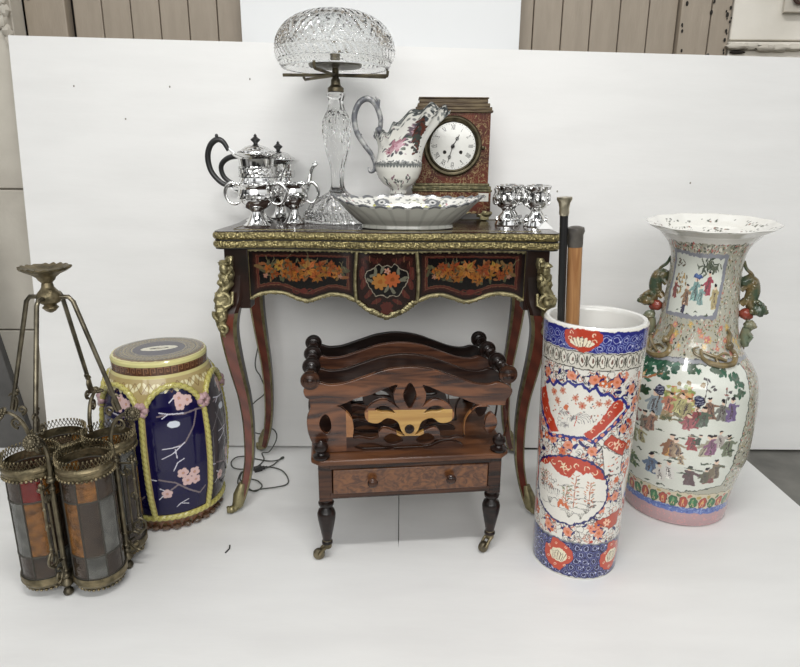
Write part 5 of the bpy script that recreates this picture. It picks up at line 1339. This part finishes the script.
M().tube(spline([(.048, -.005, z + .035), (.066, -.01, z + .052), (.074, -.012, z + .085), (.086, -.014, z + .115)], 6), [.012, .010, .0065, .005], 12).build('spout', SILVER, cp)
tp, z, zt_ = pot('silver_teapot', (-.382, 2.005, TZ), 'lower silver pot with a curling spout, partly hidden behind the creamer and taller pot', .93, 1.04, True)
M().tube(spline([(-.060, 0, zt_ - .006), (-.095, 0, zt_ + .006), (-.150, 0, zt_ + .004), (-.180, 0, zt_ - .022), (-.168, 0, zt_ - .062), (-.110, 0, zt_ - .090), (-.062, 0, zt_ - .094)], 6), [.005, .008, .0085, .008, .0075, .007, .006], 12).build('black_handle', EBONY, tp)
m = M().tube(spline([(.050, 0, z + .030), (.074, -.004, z + .040), (.092, -.006, z + .068), (.100, -.006, z + .102), (.112, -.008, z + .124), (.120, -.008, z + .124)], 6), [.015, .013, .009, .0065, .006, .005], 12)
for k in range(5): m.ball((.114 + .006 * cos(k * 1.3), -.008, z + .128 + .005 * sin(k * 1.3)), .0045, n=6)
m.build('spout', SILVER, tp)
def bowl(name, loc, lab, cat, S_, handles):
    o = empty(name, loc); tag(o, lab, cat)
    m = M()
    m.lathe([(.038 * S_, 0), (.039 * S_, .003), (.033 * S_, .007), (.023 * S_, .020), (.016 * S_, .034), (.014 * S_, .040), (.018 * S_, .044), (.034 * S_, .052), (.046 * S_, .066), (.049 * S_, .082), (.046 * S_, .096), (.045 * S_, .101), (.050 * S_, .108), (.057 * S_, .112), (.058 * S_, .115), (.053 * S_, .116), (.044 * S_, .106), (.042 * S_, .09), (.036 * S_, .065), (.02 * S_, .055), (.001, .053)], 48, capt=False)
    m.build('bowl', SILVER, o)
    m = M()
    for k in range(26): m.lathe([(.001, -.004), (.004, 0), (.001, .004)], 6, (.0575 * S_ * cos(k * .2417), .0575 * S_ * sin(k * .2417), .1145))
    m.lathe([(.0475 * S_, .072), (.0500 * S_, .080), (.0475 * S_, .090)], 48, capb=False, capt=False)
    m.build('chased_band', SILVERC, o)
    for s_ in handles:
        M().tube(spline([(s_ * .050 * S_, 0, .108), (s_ * .064 * S_, 0, .118), (s_ * .080 * S_, 0, .108), (s_ * .086 * S_, 0, .088), (s_ * .076 * S_, 0, .066), (s_ * .060 * S_, 0, .060), (s_ * .044 * S_, 0, .066)], 6), [.004, .005, .0052, .0048, .0044, .004, .003], 10).build('loop_handle', SILVER, o)
    return o
bowl('silver_sugar_bowl', (-.402, 1.755, TZ), 'two handled silver footed bowl, frontmost of the silver tea service', 'bowl', .98, (-1, 1))
bowl('silver_creamer', (-.311, 1.835, TZ), 'silver footed cream jug with one loop handle, beside the two handled bowl', 'jug', .84, (1,))
def goblet(loc, lab, hd):
    o = empty('silver_goblet', loc, hd); tag(o, lab, 'goblet', 'small silver goblets on the table')
    m = M(); m.lathe([(.034, 0), (.035, .003), (.033, .008), (.030, .016), (.023, .028), (.016, .036), (.014, .042), (.018, .048), (.028, .054), (.0315, .062), (.032, .075), (.0305, .092), (.030, .098), (.032, .104), (.035, .109), (.0355, .112), (.032, .113), (.026, .108), (.024, .09), (.02, .062), (.001, .058)], 40, capt=False)
    m.build('cup', SILVER, o)
    m = M()
    for k in range(9): a = k * 2 * PI / 9; m.ball((.0305 * cos(a), .0305 * sin(a), .077), .0075, (1, 1, 1.4), 7, .3, 4)
    m.build('embossed_band', SILVERC, o); m = M()
    for k in range(12): a = k * 2 * PI / 12; m.ball((.034 * cos(a), .034 * sin(a), .107), .0042, (1, 1, 1), 5)
    m.build('beaded_rim', SILVERC, o); m = M()
    for k in range(8): a = k * 2 * PI / 8; m.ball((.028 * cos(a), .028 * sin(a), .018), .0072, (1, 1, .9), 6, .3, 4)
    m.build('embossed_foot', SILVERC, o)
    for s_ in (-1, 1): M().tube(spline([(s_ * .026, 0, .062), (s_ * .038, 0, .062), (s_ * .041, 0, .078), (s_ * .036, 0, .094), (s_ * .040, 0, .104)], 4), [.003, .0035, .003, .003, .002], 8).build('side_scroll', SILVER, o)
    return o
goblet((.308, 1.825, TZ), 'small embossed silver goblet closest to the paper ticket of the clock', 0)
goblet((.386, 1.80, TZ), 'small embossed silver goblet directly behind the folded white paper tag', .3)
goblet((.334, 1.915, TZ), 'small embossed silver goblet behind the one closest to the clock, mostly hidden', .8)
goblet((.412, 1.905, TZ), 'small embossed silver goblet behind the one at the paper tag, nearest the table corner', 1.9)
tg = M().add([(-.02, -.016, .0004), (.022, -.014, .0004), (.020, .016, .0004), (-.018, .015, .0004), (-.02, -.016, .0014), (.022, -.014, .0014), (.004, .010, .020), (-.018, .015, .0014)], [(0, 3, 2, 1), (0, 1, 5, 4), (1, 2, 6, 5), (2, 3, 7, 6), (3, 0, 4, 7), (4, 5, 6, 7)]).build('paper_tag', pm('white_card', (.80, .80, .78), .6))
tg.location = (.398, 1.735, TZ); tag(tg, 'folded white paper tag lying before the silver goblets at the table end', 'tag')
# ------------------------------------------------------------------ brass hall lantern with leaded glass cylinders
ln = empty('brass_lantern', (-.782, 1.350, 0)); tag(ln, 'antique brass hall lantern of four joined leaded glass cylinders standing on the white floor board', 'lantern')
AMB = pm('amber_glass', (.50, .21, .04), .10, trans=.6, col2=(.16, .07, .02), vscale=60, bump=.6, bscale=90)
CLR = pm('clear_rippled_glass', (.34, .34, .31), .06, trans=.70, col2=(.13, .13, .115), vscale=26, bump=.5, bscale=60)
SMK = pm('smoky_purple_glass', (.15, .10, .065), .08, trans=.7, col2=(.07, .045, .03), vscale=30, bump=.5, bscale=70)
RDG = pm('red_glass', (.45, .03, .02), .12, trans=.8, bump=.4, bscale=70)
LR = .0560; LZ = [.052, .110, .250, .312]
def lobe(ix, iy, seed):
    R = random.Random(seed); cx, cy = ix * .0615, iy * .0615
    m = M(); NC = 8; sub = 6
    for k in range(NC):
        for r_ in range(3):
            t = R.random()
            m.cur = [[2, 1, 2, 2, 2, 1, 2, 2], [0, 2, 1, 2, 0, 2, 2, 1], [2, 0, 2, 1, 2, 2, 0, 2]][r_][(k + seed) % 8] if t > .06 or r_ < 2 else 3
            for rr in (LR, LR - .0025):
                P = []
                for z in (LZ[r_], LZ[r_ + 1]):
                    P.append([(cx + rr * cos(2 * PI * (k + s_ / sub) / NC), cy + rr * sin(2 * PI * (k + s_ / sub) / NC), z) for s_ in range(sub + 1)])
                if rr < LR: P = P[::-1]
                m.grid(P)
    g = m.build('glass_cylinder', [AMB, CLR, SMK, RDG], ln)
    m = M()
    for z in LZ: m.tube([(cx + LR * cos(a), cy + LR * sin(a), z) for a in np.linspace(0, 2 * PI, 40)[:-1]], .0022, 6, closed=True)
    for k in range(NC):
        a = 2 * PI * k / NC; m.tube([(cx + LR * cos(a), cy + LR * sin(a), z) for z in (LZ[0], LZ[-1])], .0020, 6)
    m.build('leading', pm('lead_came', (.07, .065, .055), .5, .6), g)
    m = M()
    n_ = 48
    m.lathe([(0.0569, .306), (0.0598, .308), (0.0611, .314), (0.0598, .318), (0.0628, .322), (0.0628, .327), (0.0598, .330), (0.0590, .334), (0.0569, .334), (0.0564, .306)], n_, (cx, cy, 0), capb=False, capt=False)
    for q in range(40):
        a = 2 * PI * q / 40; m.ball((cx + 0.0603 * cos(a), cy + 0.0603 * sin(a), .3065), .0042, (1, 1, 1), 4)
    m.build('collar', ANTL, g)
    m = M()
    K = 22
    for ph in (0, .5):
        m.tube([(cx + 0.0603 * cos(2 * PI * (q + ph * 2) / (2 * K)), cy + 0.0603 * sin(2 * PI * (q + ph * 2) / (2 * K)), .335 + (.017 if q % 2 else .0)) for q in range(2 * K)], .0017, 5, closed=True)
    for q in range(K):
        a = 2 * PI * (q + (.5)) / K
        for b in (0, .5): m.ball((cx + 0.0603 * cos(a + b * 2 * PI / K), cy + 0.0603 * sin(a + b * 2 * PI / K), .353), .0026, n=4)
    m.build('pierced_gallery', ANTL, g)
    m = M()
    m.lathe([(0.0569, .050), (0.0598, .052), (0.0611, .046), (0.0594, .041), (0.0611, .036), (0.0586, .031), (0.0530, .024), (0.0462, .0185), (0.0385, .0155), (0.0376, .017), (0.0513, .030), (0.0564, .046)], n_, (cx, cy, 0), capb=False, capt=False)
    for q in range(30):
        a = 2 * PI * q / 30; m.ball((cx + 0.0496 * cos(a), cy + 0.0496 * sin(a), .0195), .005, (1, 1, .6), 4)
    m.build('lower_ring', ANTL, g)
for i, (a, b) in enumerate(((-1, -1), (1, -1), (1, 1), (-1, 1))): lobe(a, b, i + 2)
def rose(m, c, d, r_):
    d = Vector(d).normalized(); u = d.orthogonal().normalized(); v = d.cross(u)
    for rg, rr, nn_, off in ((1, .30, 16, 0), (.62, .26, 11, .004), (.25, .22, 6, .007)):
        for k in range(nn_):
            a = 2 * PI * k / nn_; p = Vector(c) + (u * cos(a) + v * sin(a)) * r_ * rg * .82 + d * off; m.ball(p, r_ * rr * .72, (1, 1, 1), 5)
    m.ball(Vector(c) + d * .003, r_ * .5, n=6)
for k, (dx, dy) in enumerate(((0, -1), (1, 0), (0, 1), (-1, 0))):
    Q = lambda r_, z, t=0: (dx * r_ - dy * t, dy * r_ + dx * t, z)
    RP = .100
    m = M()
    m.tube([Q(RP, .045), Q(RP, .30)], .0058, 10)
    for z, r_ in ((.052, .010), (.066, .008), (.28, .008), (.30, .0105), (.308, .007), (.10, .0075)): m.ball(Q(RP, z), r_, (1, 1, .7), 8)
    m.lathe([(.004, .0), (.010, .003), (.012, .009), (.009, .016), (.005, .019), (.008, .024), (.014, .031), (.010, .040), (.005, .045), (.004, .05)], 14, Q(RP, 0))
    m.build('post', ANTB, ln)
    m = M()
    m.tube([Q(RP + .022, z) for z in (.10, .20, .285)], .0024, 6); m.tube([Q(RP + .040, z) for z in (.13, .22, .292)], .0026, 6)
    for q in range(4): m.ball(Q(RP + .040 + .007 * cos(q * PI / 2), .302 + .007 * sin(q * PI / 2)), .0052, n=6)
    m.ball(Q(RP + .040, .302), .004, n=5)
    for z in (.150, .20, .25): m.ball(Q(RP + .040, z), .0042, n=5)
    def sp(cx, cz, r0, a0, t): m.tube([Q(RP + x, z) for x, _, z in spiral(cx, cz, r0, .003, a0, t)], [.0030, .0028, .0022], 6)
    sp(.038, .122, .021, PI / 2, -1.4); sp(.022, .270, .013, PI, 1.1); sp(.034, .205, .010, -PI / 2, 1.1); sp(.026, .072, .016, PI / 2, 1.3)
    m.tube(spline([Q(RP + .006, .10), Q(RP + .020, .105), Q(RP + .038, .100), Q(RP + .05, .115)], 4), .0028, 6)
    m.tube(spline([Q(RP + .004, .080), Q(RP + .020, .060), Q(RP + .036, .052), Q(RP + .045, .060)], 4), [.003, .004, .003, .001], 6)
    m.tube([Q(RP + .004, .292), Q(RP + .040, .292)], .0028, 6); m.tube([Q(RP + .004, .10), Q(RP + .018, .10)], .0028, 6)
    m.build('scroll_bracket', ANTB, ln)
    m = M()
    m.tube(spline([Q(RP, .300), Q(RP - .004, .335), Q(RP - .002, .370), Q(RP + .012, .402), Q(RP + .036, .420), Q(RP + .052, .416)], 6), [.0055, .0052, .005, .005, .004, .003], 9)
    for (a_, b_, r_, t_) in ((.020, .395, .014, 1.3), (.004, .428, .011, -1.2)):
        m.tube([Q(RP + x, z) for x, _, z in spiral(a_, b_, r_, .003, -PI / 2, t_)], [.0038, .003, .002], 7)
    m.tube(spline([Q(RP + .020, .425), Q(RP + .012, .450), Q(RP + .02, .468), Q(RP + .03, .462)], 4), [.003, .0045, .004, .001], 7)
    rose(m, Q(RP + .052, .418, .004), (dx * .7, dy * .7 - .6, .75), .0185)
    for q in range(5): m.ball(Q(RP + .014 + .006 * cos(q), .455 + .007 * q), .0055, (1, .7, 1), 5, .4, 3)
    m.build('flower_arm', ANTB, ln)
    m = M()
    m.tube([Q(.016, .700), Q(.043, .700), Q(.052, .690), Q(RP + .026, .430)], .0052, 10)
    m.build('suspension_rod', pm('brass_tube', (.21, .185, .13), .32, .9, col2=(.085, .075, .055), vscale=30), ln)
M().lathe([(.003, .664), (.010, .668), (.017, .676), (.012, .682), (.024, .690), (.0265, .699), (.024, .708), (.017, .716), (.013, .722), (.011, .732), (.017, .738), (.020, .744), (.030, .752), (.044, .759), (.051, .763), (.053, .767), (.048, .768), (.034, .763), (.012, .757), (.002, .757)], 40, mod=lambda r, z, a: (r * (1 + (.05 * cos(a * 22) if r > .04 else 0)), z + (.002 * cos(a * 22) if r > .04 else 0))).build('ceiling_rose', ANTL, ln)

# ------------------------------------------------------------------ lamp flex under the table
pts = [(-.476, 2.006, .40), (-.49, 2.0, .34), (-.487, 1.99, .31), (-.472, 1.985, .285), (-.46, 1.985, .23), (-.50, 1.99, .19), (-.54, 2.0, .14), (-.53, 2.0, .095), (-.51, 2.0, .074), (-.478, 2.0, .069), (-.446, 1.995, .09), (-.428, 1.985, .075), (-.432, 1.98, .047), (-.455, 1.975, .012)]
fl = [(-.48, 1.976), (-.464, 1.929), (-.48, 1.877), (-.511, 1.858), (-.55, 1.87), (-.571, 1.908), (-.562, 1.941), (-.529, 1.955), (-.487, 1.935), (-.433, 1.916), (-.401, 1.943), (-.406, 1.95), (-.427, 1.884), (-.46, 1.871), (-.426, 1.878), (-.384, 1.847), (-.358, 1.8), (-.357, 1.765), (-.387, 1.742), (-.431, 1.736), (-.457, 1.725), (-.49, 1.747), (-.512, 1.768), (-.52, 1.81), (-.517, 1.839), (-.50, 1.835), (-.487, 1.804), (-.452, 1.781), (-.432, 1.753), (-.445, 1.722), (-.466, 1.73), (-.497, 1.775), (-.515, 1.803), (-.512, 1.845), (-.481, 1.858)]
pts += [(x, y, .0035 + .003 * (i % 3 == 0)) for i, (x, y) in enumerate(fl)]
m = M(); m.tube(spline(pts, 6), .0021, 7)
fx_ = empty('lamp_flex', (0, 0, 0)); fx_.location = (-.48, 1.86, 0)
m2 = M(); m2.v = [(x + .48, y - 1.86, z) for x, y, z in m.v]; m2.f = m.f; m2.m = m.m
m2.build('cord', pm('dark_green_flex', (.055, .06, .05), .5), fx_)
mp_ = M().box((0, 0, .008), (.026, .018, .015), .5).box((.016, .008, .008), (.010, .012, .009), .5)
for s_ in (-1, 1): mp_.box((.025 + s_ * -.003, .012 + s_ * .005, .008), (.012, .003, .002), .5)
o = mp_.build('plug', EBONY, fx_, bevel=.001); o.location = (.012, -.002, 0)
tag(fx_, 'thin dark tangled electric flex with small plug on the floor by the back table leg', 'cable')
# short notes on parts that look different from the rest of their thing
for nm, lb in (('black_handle', 'black ear shaped handle'), ('white_dial', 'round white clock dial with black numerals'), ('scroll_handle', 'grey marbled scroll handle'), ('marquetry_frieze', 'frieze with orange flower marquetry'),
               ('paper_ticket', 'small white lot ticket'), ('rope', 'yellow twisted rope moulding'), ('castor', 'brass castor'), ('grip', 'dark horn grip'), ('knob', 'turned knob'), ('glass_shade', 'cut glass dome shade')):
    for o in bpy.data.objects:
        if o.name.split('.')[0] == nm and o.parent: o['label'] = lb
